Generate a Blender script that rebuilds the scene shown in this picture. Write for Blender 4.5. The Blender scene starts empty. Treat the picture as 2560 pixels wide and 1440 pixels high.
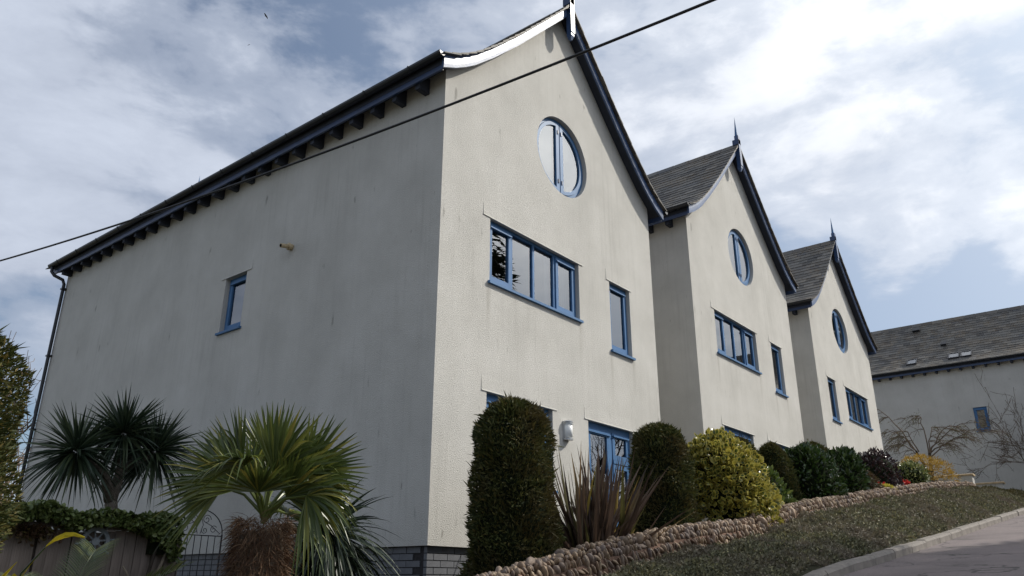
import bpy, bmesh, math
import numpy as np
from math import radians, sin, cos, pi
from mathutils import Vector, Matrix
scene = bpy.context.scene
col = scene.collection
rng = np.random.default_rng(7)

# ------------------------------------------------------------------ camera
Rv = Vector((0.628098, -0.778127, 0.003363)); Uv = Vector((-0.27733, -0.219816, 0.935291)); Fv = Vector((0.727036, 0.588387, 0.353863))
CAM = Vector((-6.5494, -6.4973, -0.41))
cd = bpy.data.cameras.new('camera'); cam = bpy.data.objects.new('camera', cd); col.objects.link(cam)
cam.matrix_world = Matrix(((Rv.x, Uv.x, -Fv.x, CAM.x), (Rv.y, Uv.y, -Fv.y, CAM.y), (Rv.z, Uv.z, -Fv.z, CAM.z), (0, 0, 0, 1)))
cd.sensor_width = 36; cd.lens = 1963.05 / 2560 * 36; cd.clip_start = .1; cd.clip_end = 3000
scene.camera = cam

# ------------------------------------------------------------------ sky and sun
SUN = Vector((0.61, -0.462, 0.643)).normalized()
w = bpy.data.worlds.new('World'); scene.world = w; w.use_nodes = True
nt = w.node_tree; nt.nodes.clear()
class NG:
    """tiny helper to wire nodes"""
    def __init__(s, tree): s.t = tree
    def n(s, typ, **kw):
        nd = s.t.nodes.new(typ)
        for k, v in kw.items():
            if k.startswith('i_'):
                key = k[2:]; key = int(key) if key.isdigit() else key.replace('_', ' ')
                nd.inputs[key].default_value = v
            else: setattr(nd, k, v)
        return nd
    def l(s, a, b): s.t.links.new(a, b)
    def math(s, op, a, b=0.0, c=None, clamp=False):
        nd = s.t.nodes.new('ShaderNodeMath'); nd.operation = op; nd.use_clamp = clamp
        for i, v in enumerate((a, b, c)):
            if v is None: continue
            if isinstance(v, (int, float)): nd.inputs[i].default_value = v
            else: s.t.links.new(v, nd.inputs[i])
        return nd.outputs[0]
    def ramp(s, f, stops, interp='LINEAR'):
        nd = s.t.nodes.new('ShaderNodeValToRGB'); nd.color_ramp.interpolation = interp
        e = nd.color_ramp.elements
        while len(e) > 1: e.remove(e[-1])
        for i, (p, c) in enumerate(stops):
            el = e[0] if i == 0 else e.new(p)
            el.position = p; el.color = tuple(c) + (1,) if len(c) == 3 else c
        s.t.links.new(f, nd.inputs[0]); return nd.outputs[0]
    def mix(s, f, a, b, blend='MIX'):
        nd = s.t.nodes.new('ShaderNodeMix'); nd.data_type = 'RGBA'; nd.blend_type = blend
        for k, v in ((0, f), (6, a), (7, b)):
            if isinstance(v, (int, float)): nd.inputs[k].default_value = v
            elif isinstance(v, tuple): nd.inputs[k].default_value = v + (1,) if len(v) == 3 else v
            else: s.t.links.new(v, nd.inputs[k])
        return nd.outputs[2]
    def noise(s, vec, scale, detail=4, rough=.5, dist=0.0):
        nd = s.n('ShaderNodeTexNoise', i_Scale=scale, i_Detail=detail, i_Roughness=rough, i_Distortion=dist)
        if vec is not None: s.l(vec, nd.inputs['Vector'])
        return nd.outputs['Fac']
    def mapping(s, vec, scale=(1, 1, 1), loc=(0, 0, 0), rot=(0, 0, 0)):
        nd = s.n('ShaderNodeMapping'); nd.inputs['Scale'].default_value = scale; nd.inputs['Location'].default_value = loc; nd.inputs['Rotation'].default_value = rot
        s.l(vec, nd.inputs['Vector']); return nd.outputs[0]
g = NG(nt)
sky = g.n('ShaderNodeTexSky', sky_type='NISHITA', sun_disc=False, sun_elevation=math.asin(SUN.z), sun_rotation=math.atan2(SUN.x, SUN.y), altitude=30, air_density=1.0, dust_density=0.6, ozone_density=1.5)
tc = g.n('ShaderNodeTexCoord'); nrm = g.n('ShaderNodeVectorMath', operation='NORMALIZE'); g.l(tc.outputs['Generated'], nrm.inputs[0])
sep = g.n('ShaderNodeSeparateXYZ'); g.l(nrm.outputs[0], sep.inputs[0])
den = g.math('ADD', g.math('MAXIMUM', sep.outputs[2], 0.0), 0.30)
cmb = g.n('ShaderNodeCombineXYZ'); g.l(g.math('DIVIDE', sep.outputs[0], den), cmb.inputs[0]); g.l(g.math('DIVIDE', sep.outputs[1], den), cmb.inputs[1])
n1 = g.noise(g.mapping(cmb.outputs[0], loc=(8.3, 11.06, 13.47), rot=(0, 0, .6)), 1.3, 5, .5, .15)          # broad cloud cover
n2 = g.noise(g.mapping(nrm.outputs[0], scale=(1, 1, 1.9), loc=(10.37, 5.15, 19.59)), 3.4, 10, .57, .15)    # heaped puffs
n3 = g.noise(g.mapping(nrm.outputs[0], scale=(1, 1, 2.4), loc=(1.92, 6.5, 10.98)), 9.0, 8, .6, .3)       # torn edges
dp = g.n('ShaderNodeVectorMath', operation='DOT_PRODUCT'); g.l(nrm.outputs[0], dp.inputs[0]); dp.inputs[1].default_value = SUN
sd = g.math('MAXIMUM', dp.outputs['Value'], 0.0)
glow = g.math('POWER', sd, 2.4)                                  # bright air round the sun behind thin cloud
halo = g.math('POWER', sd, 26.0)                                # forward-scattered light close to the sun
mixn = g.math('ADD', g.math('ADD', g.math('MULTIPLY', n1, .44), g.math('MULTIPLY', n2, .44)), g.math('MULTIPLY', n3, .12))
cover = g.ramp(mixn, [(.43, (0, 0, 0)), (.49, (.6, .6, .6)), (.55, (1, 1, 1))], 'EASE')
lum = g.ramp(g.math('ADD', g.math('MULTIPLY', n2, .6), g.math('MULTIPLY', n3, .4)), [(.36, (.74, .76, .80)), (.62, (1.1, 1.1, 1.1))])
base = g.mix(halo, g.mix(glow, (5.6, 6.15, 7.25), (13.6, 13.7, 13.8)), (30, 30, 29))
cloudc = g.mix(1.0, base, lum, 'MULTIPLY')
veil = g.mix(g.math('MULTIPLY_ADD', glow, 1.2, .12, clamp=True), sky.outputs[0], g.mix(halo, g.mix(glow, (4.4, 5.2, 6.6), (8.2, 9.2, 10.6)), (26, 26, 26)))
skyc = g.mix(cover, veil, cloudc)
bg = g.n('ShaderNodeBackground', i_Strength=0.1); g.l(skyc, bg.inputs[0])
wo = g.n('ShaderNodeOutputWorld'); g.l(bg.outputs[0], wo.inputs[0])

sl = bpy.data.lights.new('sun', 'SUN'); sl.energy = 4.25; sl.angle = radians(.55); sl.color = (1.0, .945, .85)
so = bpy.data.objects.new('sun', sl); col.objects.link(so); so.location = (40, -30, 60)
so.rotation_euler = (-SUN).to_track_quat('-Z', 'Y').to_euler()
vs = scene.view_settings; vs.view_transform = 'Standard'; vs.look = 'None'; vs.exposure = 0; vs.gamma = 1; vs.use_curve_mapping = False

# ------------------------------------------------------------------ materials
MATS = {}
def mat(name):
    m = bpy.data.materials.new(name); m.use_nodes = True
    t = m.node_tree; b = t.nodes['Principled BSDF']; MATS[name] = m
    return m, NG(t), b
def simple(name, c, rough=.6, spec=.5, var=.25, scale=8, bump=0.0, bscale=60, metal=0.0, coat=0.0):
    m, q, b = mat(name)
    tcn = q.n('ShaderNodeTexCoord')
    n = q.noise(tcn.outputs['Object'], scale, 6, .6)
    lo = tuple(x * (1 - var) for x in c); hi = tuple(min(1, x * (1 + var)) for x in c)
    q.l(q.ramp(n, [(.3, lo), (.7, hi)]), b.inputs['Base Color'])
    b.inputs['Roughness'].default_value = rough; b.inputs['Specular IOR Level'].default_value = spec; b.inputs['Metallic'].default_value = metal
    b.inputs['Coat Weight'].default_value = coat; b.inputs['Coat Roughness'].default_value = .12
    if bump:
        bn = q.n('ShaderNodeBump', i_Strength=bump, i_Distance=.01); q.l(q.noise(tcn.outputs['Object'], bscale, 5, .6), bn.inputs['Height']); q.l(bn.outputs[0], b.inputs['Normal'])
    return m
def leafmat(name, stops, rough=.5, spec=.35, margin=None, trans=.25, patch=None):
    """leaf colours vary leaf by leaf (random per island)"""
    m, q, b = mat(name)
    ge = q.n('ShaderNodeNewGeometry')
    c = q.ramp(ge.outputs['Random Per Island'], stops)
    if margin:
        at = q.n('ShaderNodeAttribute', attribute_name='margin')
        f = q.ramp(at.outputs['Fac'], [(.60, (0, 0, 0)), (.72, (1, 1, 1))])
        c = q.mix(f, c, margin)
    if patch:
        c = q.mix(q.ramp(q.noise(ge.outputs['Position'], patch[0], 5, .6), [(.45, (0, 0, 0)), (.62, (.75, .75, .75))]), c, patch[1])
    q.l(c, b.inputs['Base Color'])
    b.inputs['Roughness'].default_value = rough; b.inputs['Specular IOR Level'].default_value = spec
    if trans:
        tr = q.n('ShaderNodeBsdfTranslucent'); q.l(c, tr.inputs[0])
        mx = q.n('ShaderNodeMixShader', i_0=trans); q.l(b.outputs[0], mx.inputs[1]); q.l(tr.outputs[0], mx.inputs[2])
        q.l(mx.outputs[0], q.t.nodes['Material Output'].inputs[0])
    return m
def render_wall():
    m, q, b = mat('render_wall')
    tcn = q.n('ShaderNodeTexCoord'); o = tcn.outputs['Object']
    fine = q.noise(o, 75, 4, .65)
    blot = q.noise(o, 1.1, 5, .6)
    streak = q.noise(q.mapping(o, scale=(8, 8, .33)), 1.6, 7, .68, .25)
    patch = q.noise(q.mapping(o, loc=(4, 9, 2), scale=(.6, .6, .45)), 1.0, 3, .55)
    c = q.ramp(blot, [(.28, (.475, .463, .432)), (.5, (.535, .522, .488)), (.72, (.59, .576, .543))])
    sf = q.math('MULTIPLY', q.ramp(streak, [(.50, (0, 0, 0)), (.78, (1, 1, 1))]), q.ramp(patch, [(.38, (.05, .05, .05)), (.66, (1, 1, 1))]))
    c = q.mix(q.math('MULTIPLY', sf, .42), c, (.27, .26, .235))
    sx = q.n('ShaderNodeSeparateXYZ'); q.l(o, sx.inputs[0]); runs = None
    for x0, z0, ln in ((.97, 3.42, 1.0), (3.19, 3.42, .8), (4.06, 3.15, .9), (4.76, 3.15, .7), (.95, .78, .7)):
        gx_ = q.math('POWER', 2.718, q.math('MULTIPLY', q.math('POWER', q.math('ABSOLUTE', q.math('DIVIDE', q.math('SUBTRACT', sx.outputs[0], x0), .045)), 2.0), -1.0))
        fz = q.math('MULTIPLY', q.math('LESS_THAN', sx.outputs[2], z0), q.math('SUBTRACT', 1.0, q.math('DIVIDE', q.math('SUBTRACT', z0, sx.outputs[2]), ln), clamp=True))
        m_ = q.math('MULTIPLY', gx_, fz); runs = m_ if runs is None else q.math('ADD', runs, m_)
    runs = q.math('MULTIPLY', runs, q.ramp(q.noise(q.mapping(o, scale=(9, 9, .8)), 3.0, 4, .6), [(.35, (.1, .1, .1)), (.65, (1, 1, 1))]))
    c = q.mix(q.math('MULTIPLY', runs, .55, clamp=True), c, (.27, .25, .21))
    spots = q.noise(q.mapping(o, scale=(1, 1, .3)), 7, 3, .5)
    c = q.mix(q.ramp(spots, [(.69, (0, 0, 0)), (.75, (.6, .6, .6))]), c, (.22, .21, .19))
    pits = q.ramp(fine, [(.30, (.55, .55, .55)), (.46, (1, 1, 1))])
    c = q.mix(.55, c, q.mix(1.0, c, pits, 'MULTIPLY'))
    q.l(c, b.inputs['Base Color']); b.inputs['Roughness'].default_value = .92; b.inputs['Specular IOR Level'].default_value = .2
    bn = q.n('ShaderNodeBump', i_Strength=.9, i_Distance=.012); q.l(fine, bn.inputs['Height'])
    q.l(bn.outputs[0], b.inputs['Normal'])
render_wall()
simple('blue_frame', (.06, .15, .305), .5, .25, .12, 5, .05, 40)
simple('blue_fascia', (.028, .05, .115), .35, .5, .2, 4)
simple('blue_barge', (.045, .085, .19), .42, .5, .25, 6, .2, 14, coat=.2)
simple('gutter_black', (.014, .016, .022), .38, .5, .3, 6)
simple('soffit_dark', (.03, .035, .05), .7, .3, .2, 4)
simple('room_shade', (.035, .033, .03), .9, .1, .3, 2)  # near-black lining; darkness of unlit rooms put into the colour
simple('curtain_white', (.55, .55, .54), .9, .1, .1, 3)
simple('mirrored_sky_blue', (.16, .2, .27), .8, .2, .1, 3)  # sky mirrored in the side window, put into the sheet's colour
simple('brick_grey', (.125, .13, .145), .55, .45, .18, 7, .3, 90)
simple('mortar_dark', (.045, .043, .045), .95, .1, .3, 30, .4, 150)
simple('cream_pipe', (.5, .40, .25), .5, .4, .2, 20)
simple('bore_shade', (.02, .018, .016), .9, .1)  # shade of the pipe bore put into a near-black colour
simple('lamp_metal', (.55, .56, .57), .35, .5, .08, 10, metal=.6)
simple('lamp_glass', (.82, .83, .82), .35, .5, .05, 5)
simple('cable_black', (.012, .012, .014), .5, .4)
simple('bird_grey', (.09, .09, .1), .7, .3)
simple('bark_brown', (.13, .10, .075), .9, .15, .35, 14, .8, 40)
simple('bark_grey', (.16, .135, .11), .9, .15, .35, 18, .8, 50)
simple('bark_dark', (.05, .04, .033), .9, .15, .3, 14, .6, 40)
simple('foliage_core', (.012, .016, .008), .95, .05, .3, 6)  # near-black filler behind leaves; inner shade put into the colour
simple('iron_black', (.02, .021, .024), .55, .4)
simple('driftwood', (.23, .19, .145), .85, .2, .3, 12, .7, 40)
simple('wheel_grey', (.20, .22, .235), .75, .25, .25, 12, .4, 40)
simple('stone_cap', (.42, .32, .2), .85, .2, .25, 8, .5, 40)
simple('kerb_grey', (.205, .185, .165), .85, .25, .3, 5, .6, 60)
simple('soil', (.075, .055, .04), .95, .1, .35, 6, .8, 20)
simple('mortar_brown', (.15, .095, .07), .95, .1, .3, 14, .8, 60)
simple('card_white', (.8, .82, .82), .7, .2, .05, 3)
simple('door_leaf_glass', (.03, .03, .03), .1, .5)
simple('brick_red', (.22, .13, .09), .85, .2, .3, 12, .6, 60)
def slate():
    m, q, b = mat('slate')
    ge = q.n('ShaderNodeNewGeometry'); oi = q.n('ShaderNodeObjectInfo'); tcn = q.n('ShaderNodeTexCoord')
    r = q.math('FRACT', q.math('ADD', ge.outputs['Random Per Island'], oi.outputs['Random']))
    c = q.ramp(r, [(0, (.045, .043, .042)), (.35, (.082, .079, .073)), (.7, (.12, .114, .102)), (.9, (.15, .14, .125)), (1, (.06, .063, .07))])
    gp = q.n('ShaderNodeNewGeometry').outputs['Position']
    moss = q.ramp(q.noise(gp, 1.4, 6, .65), [(.44, (0, 0, 0)), (.62, (1, 1, 1))])
    mf = q.ramp(q.noise(gp, 22, 4, .6), [(.42, (0, 0, 0)), (.62, (1, 1, 1))])
    c = q.mix(q.math('MULTIPLY', q.math('MULTIPLY', moss, mf), .8), c, (.15, .10, .045))
    q.l(c, b.inputs['Base Color']); b.inputs['Roughness'].default_value = .62; b.inputs['Specular IOR Level'].default_value = .4
    bn = q.n('ShaderNodeBump', i_Strength=.5, i_Distance=.006); q.l(q.noise(gp, 40, 4, .6), bn.inputs['Height']); q.l(bn.outputs[0], b.inputs['Normal'])
slate()
def glass():
    m, q, b = mat('glass')
    fr = q.n('ShaderNodeFresnel', i_IOR=2.9)          # sealed double unit: four reflecting faces
    gl = q.n('ShaderNodeBsdfGlossy', i_Roughness=.004); gl.inputs[0].default_value = (.95, .97, 1, 1)
    bn = q.n('ShaderNodeBump', i_Strength=.012, i_Distance=.02); q.l(q.noise(q.n('ShaderNodeTexCoord').outputs['Object'], 1.6, 2), bn.inputs['Height']); q.l(bn.outputs[0], gl.inputs['Normal'])
    tr = q.n('ShaderNodeBsdfTransparent'); tr.inputs[0].default_value = (.80, .84, .84, 1)
    mx = q.n('ShaderNodeMixShader'); q.l(fr.outputs[0], mx.inputs[0]); q.l(tr.outputs[0], mx.inputs[1]); q.l(gl.outputs[0], mx.inputs[2])
    q.l(mx.outputs[0], q.t.nodes['Material Output'].inputs[0])
glass()
def pebble():
    m, q, b = mat('pebble')
    ge = q.n('ShaderNodeNewGeometry'); oi = q.n('ShaderNodeObjectInfo')
    r = q.math('FRACT', q.math('ADD', ge.outputs['Random Per Island'], oi.outputs['Random']))
    c = q.ramp(r, [(0, (.20, .13, .085)), (.25, (.30, .215, .14)), (.5, (.25, .185, .14)), (.72, (.18, .14, .12)), (.88, (.36, .27, .175)), (1, (.23, .14, .095))])
    gp = q.n('ShaderNodeNewGeometry').outputs['Position']
    n = q.noise(gp, 30, 5, .6)
    c = q.mix(.5, c, q.mix(1.0, c, q.ramp(n, [(.3, (.45, .43, .42)), (.65, (1.1, 1.1, 1.1))]), 'MULTIPLY'))
    q.l(c, b.inputs['Base Color']); b.inputs['Roughness'].default_value = .7
pebble()
def plank():
    m, q, b = mat('plank')
    oi = q.n('ShaderNodeObjectInfo'); tcn = q.n('ShaderNodeTexCoord')
    gr = q.noise(q.mapping(tcn.outputs['Object'], scale=(30, 30, 1.3)), 2.2, 6, .6, .4)
    c = q.ramp(gr, [(.3, (.11, .09, .075)), (.7, (.24, .20, .175))])
    c = q.mix(.6, c, q.mix(1.0, c, q.ramp(oi.outputs['Random'], [(0, (.65, .62, .6)), (1, (1.25, 1.2, 1.2))]), 'MULTIPLY'))
    q.l(c, b.inputs['Base Color']); b.inputs['Roughness'].default_value = .85
    bn = q.n('ShaderNodeBump', i_Strength=.5, i_Distance=.005); q.l(gr, bn.inputs['Height']); q.l(bn.outputs[0], b.inputs['Normal'])
plank()
def asphalt():
    m, q, b = mat('asphalt')
    p = q.n('ShaderNodeNewGeometry').outputs['Position']
    c = q.ramp(q.noise(p, 90, 3, .7), [(.35, (.09, .077, .077)), (.62, (.185, .16, .16)), (.75, (.29, .26, .25))])
    big = q.ramp(q.noise(p, .7, 5, .6), [(.3, (.66, .62, .62)), (.5, (1, .95, .94)), (.7, (1.22, 1.15, 1.13))])
    c = q.mix(1.0, c, big, 'MULTIPLY')
    vo = q.n('ShaderNodeTexVoronoi', feature='DISTANCE_TO_EDGE', i_Scale=.55); 
    ds = q.n('ShaderNodeVectorMath', operation='ADD'); nn = q.n('ShaderNodeTexNoise', i_Scale=2.0, i_Detail=4.0); q.l(p, nn.inputs['Vector'])
    q.l(p, ds.inputs[0]); q.l(nn.outputs['Color'], ds.inputs[1]); q.l(ds.outputs[0], vo.inputs['Vector'])
    cr = q.math('MULTIPLY', q.ramp(vo.outputs[0], [(.006, (1, 1, 1)), (.016, (0, 0, 0))]), q.ramp(q.noise(p, .5, 2), [(.42, (0, 0, 0)), (.55, (.9, .9, .9))]))
    c = q.mix(cr, c, (.018, .016, .015))
    q.l(c, b.inputs['Base Color']); b.inputs['Roughness'].default_value = .85
    bn = q.n('ShaderNodeBump', i_Strength=.6, i_Distance=.01); q.l(q.noise(p, 90, 3, .7), bn.inputs['Height']); q.l(bn.outputs[0], b.inputs['Normal'])
asphalt()
def ground_m():
    m, q, b = mat('ground')
    p = q.n('ShaderNodeNewGeometry').outputs['Position']
    c = q.ramp(q.noise(p, 1.3, 8, .65), [(.3, (.055, .06, .03)), (.5, (.08, .075, .042)), (.7, (.10, .085, .055))])
    q.l(c, b.inputs['Base Color']); b.inputs['Roughness'].default_value = .95
    bn = q.n('ShaderNodeBump', i_Strength=.8, i_Distance=.03); q.l(q.noise(p, 25, 5, .7), bn.inputs['Height']); q.l(bn.outputs[0], b.inputs['Normal'])
ground_m()
leafmat('thuja_dark', patch=(2.3, (.085, .062, .024)), stops=[(0, (.026, .036, .011)), (.5, (.058, .070, .020)), (.85, (.095, .098, .027)), (1, (.15, .115, .035))], rough=.6, spec=.25, trans=.15)
leafmat('thuja_gold', [(0, (.022, .032, .008)), (.5, (.048, .058, .013)), (.82, (.085, .08, .018)), (1, (.14, .10, .026))], .6, .25, trans=.2)
leafmat('palm_green', [(0, (.036, .055, .015)), (.5, (.078, .108, .024)), (.85, (.15, .165, .032)), (1, (.25, .22, .045))], .32, .5, trans=.18)
leafmat('cordyline_green', [(0, (.017, .03, .018)), (.6, (.036, .058, .03)), (1, (.065, .085, .04))], .38, .45, trans=.15)
leafmat('yucca_green', [(0, (.012, .022, .014)), (.6, (.026, .042, .026)), (1, (.05, .065, .035))], .38, .45, trans=.12)
leafmat('feather_green', [(0, (.03, .045, .015)), (.6, (.06, .08, .025)), (1, (.12, .13, .05))], .35, .5, trans=.2)
leafmat('leaf_yellow', [(0, (.55, .42, .02)), (1, (.62, .50, .04))], .4, .4, trans=.35)
leafmat('phormium', [(0, (.045, .03, .022)), (.45, (.09, .058, .042)), (.75, (.12, .08, .055)), (.9, (.11, .105, .035)), (.96, (.25, .14, .05)), (1, (.30, .22, .04))], .38, .45, trans=.2)
leafmat('variegated', [(0, (.05, .075, .018)), (.5, (.08, .105, .025)), (.7, (.2, .2, .035)), (1, (.40, .33, .05))], .32, .5, margin=(.44, .38, .085), trans=.25)
leafmat('laurel', [(0, (.016, .034, .010)), (.6, (.03, .06, .015)), (1, (.06, .095, .022))], .22, .6, trans=.12)
leafmat('pale_leaf', [(0, (.05, .085, .02)), (.6, (.09, .13, .03)), (1, (.17, .2, .05))], .28, .5, trans=.25)
leafmat('purple_leaf', [(0, (.018, .010, .013)), (.7, (.035, .018, .022)), (1, (.07, .035, .03))], .3, .5, trans=.12)
leafmat('brown_leaf', [(0, (.05, .028, .016)), (.6, (.085, .05, .025)), (1, (.10, .09, .03))], .5, .3, trans=.15)
leafmat('yellow_leaf', [(0, (.25, .24, .03)), (.6, (.42, .38, .05)), (1, (.55, .48, .09))], .45, .35, trans=.3)
leafmat('spiraea_leaf', [(0, (.18, .12, .02)), (.6, (.36, .22, .035)), (1, (.45, .30, .05))], .5, .3, trans=.3)
leafmat('var2_leaf', [(0, (.05, .07, .02)), (.5, (.10, .13, .035)), (1, (.36, .36, .15))], .3, .5, trans=.2)
leafmat('red_petal', [(0, (.42, .015, .015)), (1, (.62, .05, .04))], .5, .3, trans=.25)
leafmat('ivy_leaf', [(0, (.05, .075, .022)), (.5, (.095, .13, .036)), (1, (.17, .20, .07))], .35, .45, trans=.15)
leafmat('ground_leaf', [(0, (.06, .06, .034)), (.4, (.13, .13, .07)), (.75, (.21, .20, .125)), (.92, (.27, .25, .11)), (1, (.22, .16, .12))], .65, .3, trans=.15, patch=(1.1, (.19, .155, .12)))
leafmat('verge_leaf', [(0, (.05, .052, .02)), (.5, (.09, .082, .035)), (1, (.14, .11, .05))], .55, .3, trans=.15)
leafmat('conifer_needles', [(0, (.008, .014, .006)), (.7, (.02, .03, .010)), (1, (.04, .045, .015))], .6, .25, trans=.05)
leafmat('willow_leaf', [(0, (.08, .085, .03)), (1, (.17, .16, .06))], .5, .3, trans=.25)
leafmat('fibre_brown', [(0, (.06, .03, .018)), (.6, (.13, .075, .045)), (1, (.24, .16, .10))], .85, .15, trans=.05)

# ------------------------------------------------------------------ mesh helpers
class MB:
    def __init__(s): s.v = []; s.f = []
    def add(s, vs, fs):
        o = len(s.v); s.v += [tuple(v) for v in vs]; s.f += [tuple(i + o for i in f) for f in fs]; return s
    def box(s, a, b, T=None, flip=False):
        (x0, y0, z0), (x1, y1, z1) = a, b
        vs = [(x0, y0, z0), (x1, y0, z0), (x1, y1, z0), (x0, y1, z0), (x0, y0, z1), (x1, y0, z1), (x1, y1, z1), (x0, y1, z1)]
        fs = [(0, 3, 2, 1), (4, 5, 6, 7), (0, 1, 5, 4), (1, 2, 6, 5), (2, 3, 7, 6), (3, 0, 4, 7)]
        if T: vs = [T(*v) for v in vs]
        if flip: fs = [f[::-1] for f in fs]
        return s.add(vs, fs)
    def tube(s, pts, r, n=8, cap=True):
        pts = [Vector(p) for p in pts]; rs = r if hasattr(r, '__len__') else [r] * len(pts)
        o = len(s.v); up = None
        for i, p in enumerate(pts):
            d = (pts[min(i + 1, len(pts) - 1)] - pts[max(i - 1, 0)]).normalized()
            if up is None: up = Vector((0, 0, 1)) if abs(d.z) < .9 else Vector((1, 0, 0))
            a = d.cross(up).normalized(); bb = a.cross(d).normalized(); up = bb
            for k in range(n):
                t = 2 * pi * k / n; s.v.append(tuple(p + (a * cos(t) + bb * sin(t)) * rs[i]))
        for i in range(len(pts) - 1):
            for k in range(n):
                k2 = (k + 1) % n; s.f.append((o + i * n + k, o + i * n + k2, o + (i + 1) * n + k2, o + (i + 1) * n + k))
        if cap:
            s.f.append(tuple(o + k for k in range(n))[::-1]); s.f.append(tuple(o + (len(pts) - 1) * n + k for k in range(n)))
        return s
    def lathe(s, prof, n=24, c=(0, 0, 0)):
        o = len(s.v)
        for (r, z) in prof:
            for k in range(n): t = 2 * pi * k / n; s.v.append((c[0] + r * cos(t), c[1] + r * sin(t), c[2] + z))
        for i in range(len(prof) - 1):
            for k in range(n): k2 = (k + 1) % n; s.f.append((o + i * n + k, o + i * n + k2, o + (i + 1) * n + k2, o + (i + 1) * n + k))
        return s
    def mesh(s, name, m, smooth=False):
        me = bpy.data.meshes.new(name); me.from_pydata(s.v, [], s.f); me.update()
        if smooth: me.shade_smooth()
        if m: me.materials.append(MATS[m])
        return me
    def obj(s, name, m, parent=None, smooth=False, loc=None, **props):
        return link(name, s.mesh(name, m, smooth), parent, loc, **props)
def link(name, me, parent=None, loc=None, **props):
    o = bpy.data.objects.new(name, me); col.objects.link(o)
    if parent: o.parent = parent
    if loc is not None: o.location = loc
    for k, v in props.items():
        if v is not None: o[k] = v
    return o
def thing(name, loc, label, cat, group=None):
    o = bpy.data.objects.new(name, None); col.objects.link(o); o.location = loc; o.empty_display_size = .2
    o['label'] = label; o['category'] = cat
    if group: o['group'] = group
    return o
def npmesh(name, V, F, m, smooth=False, margin=None):
    """fast mesh from arrays; F is (n,3) or (n,4)"""
    V = np.asarray(V, np.float32); F = np.asarray(F, np.int32); k = F.shape[1]
    me = bpy.data.meshes.new(name); me.vertices.add(len(V)); me.vertices.foreach_set('co', V.ravel())
    me.loops.add(F.size); me.loops.foreach_set('vertex_index', F.ravel()); me.polygons.add(len(F))
    me.polygons.foreach_set('loop_start', np.arange(0, F.size, k, dtype=np.int32))
    try: me.polygons.foreach_set('loop_total', np.full(len(F), k, np.int32))
    except Exception: pass
    if margin is not None:
        a = me.attributes.new('margin', 'FLOAT', 'POINT'); a.data.foreach_set('value', np.asarray(margin, np.float32))
    me.update(calc_edges=True)
    if smooth: me.shade_smooth()
    else: me.shade_flat()
    me.materials.append(MATS[m]); return me
def unit(a): return a / np.maximum(np.linalg.norm(a, axis=-1, keepdims=True), 1e-9)
def rnd_dir(n): return unit(rng.normal(size=(n, 3)))
def diamonds(P, A, S, L, W, fold=.15):
    """leaf = two triangles along axis A, side S"""
    L = np.broadcast_to(L, len(P))[:, None]; W = np.broadcast_to(W, len(P))[:, None]; N = np.cross(A, S)
    mid = P + A * L * .45 + N * W * fold
    V = np.stack([P, mid + S * W * .5, P + A * L, mid - S * W * .5], 1).reshape(-1, 3)
    b = np.arange(len(P))[:, None] * 4
    return V, np.concatenate([b + [0, 1, 2], b + [0, 2, 3]], 1).reshape(-1, 3)
def hexleaves(P, A, S, L, W, cup=.12):
    """broad leaf: a centre vertex and six rim vertices"""
    L = np.broadcast_to(L, len(P))[:, None]; W = np.broadcast_to(W, len(P))[:, None]; N = np.cross(A, S)
    rim = [(0, 0), (.28, .42), (.68, .46), (1, 0), (.68, -.46), (.28, -.42)]
    vs = [P + A * L * .5 - N * W * cup]
    for a, s in rim: vs.append(P + A * L * a + S * W * s)
    V = np.stack(vs, 1).reshape(-1, 3); b = np.arange(len(P))[:, None] * 7
    F = np.concatenate([b + [0, 1 + k, 1 + (k + 1) % 6] for k in range(6)], 1).reshape(-1, 3)
    return V, F, np.tile([0, 1, 1, 1, 1, 1, 1], len(P))
def strips(P, A, S, L, W, droop, segs=6, prof=None, fold=0.18, bendpow=2.0):
    """strap leaves: P base, A axis, S side, bending down by droop; folded along the midrib"""
    n = len(P); L = np.broadcast_to(L, n)[:, None]; W = np.broadcast_to(W, n)[:, None]; droop = np.broadcast_to(droop, n)[:, None]
    G = np.array([0, 0, -1.0]); V = []
    prof = prof or (lambda t: (min(1, .45 + 3 * t)) * (1 - t) ** .55)
    for i in range(segs + 1):
        t = i / segs
        c = P + A * L * (t - .12 * abs(float(np.mean(droop))) * t * t) + G * L * droop * t ** bendpow
        w_ = W * max(prof(t), .02); N = np.cross(S, A)
        V += [c - S * w_ * .5 + N * w_ * fold, c, c + S * w_ * .5 + N * w_ * fold]
    V = np.stack(V, 1).reshape(-1, 3); m = 3 * (segs + 1); b = np.arange(n)[:, None] * m; F = []
    for i in range(segs):
        q = 3 * i
        F += [b + [q, q + 1, q + 4, q + 3], b + [q + 1, q + 2, q + 5, q + 4]]
    return V, np.concatenate(F, 1).reshape(-1, 4)
def join(parts):
    Vs, Fs, o = [], [], 0
    for V, F in parts: Vs.append(V); Fs.append(F + o); o += len(V)
    return np.concatenate(Vs), np.concatenate(Fs)

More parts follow.
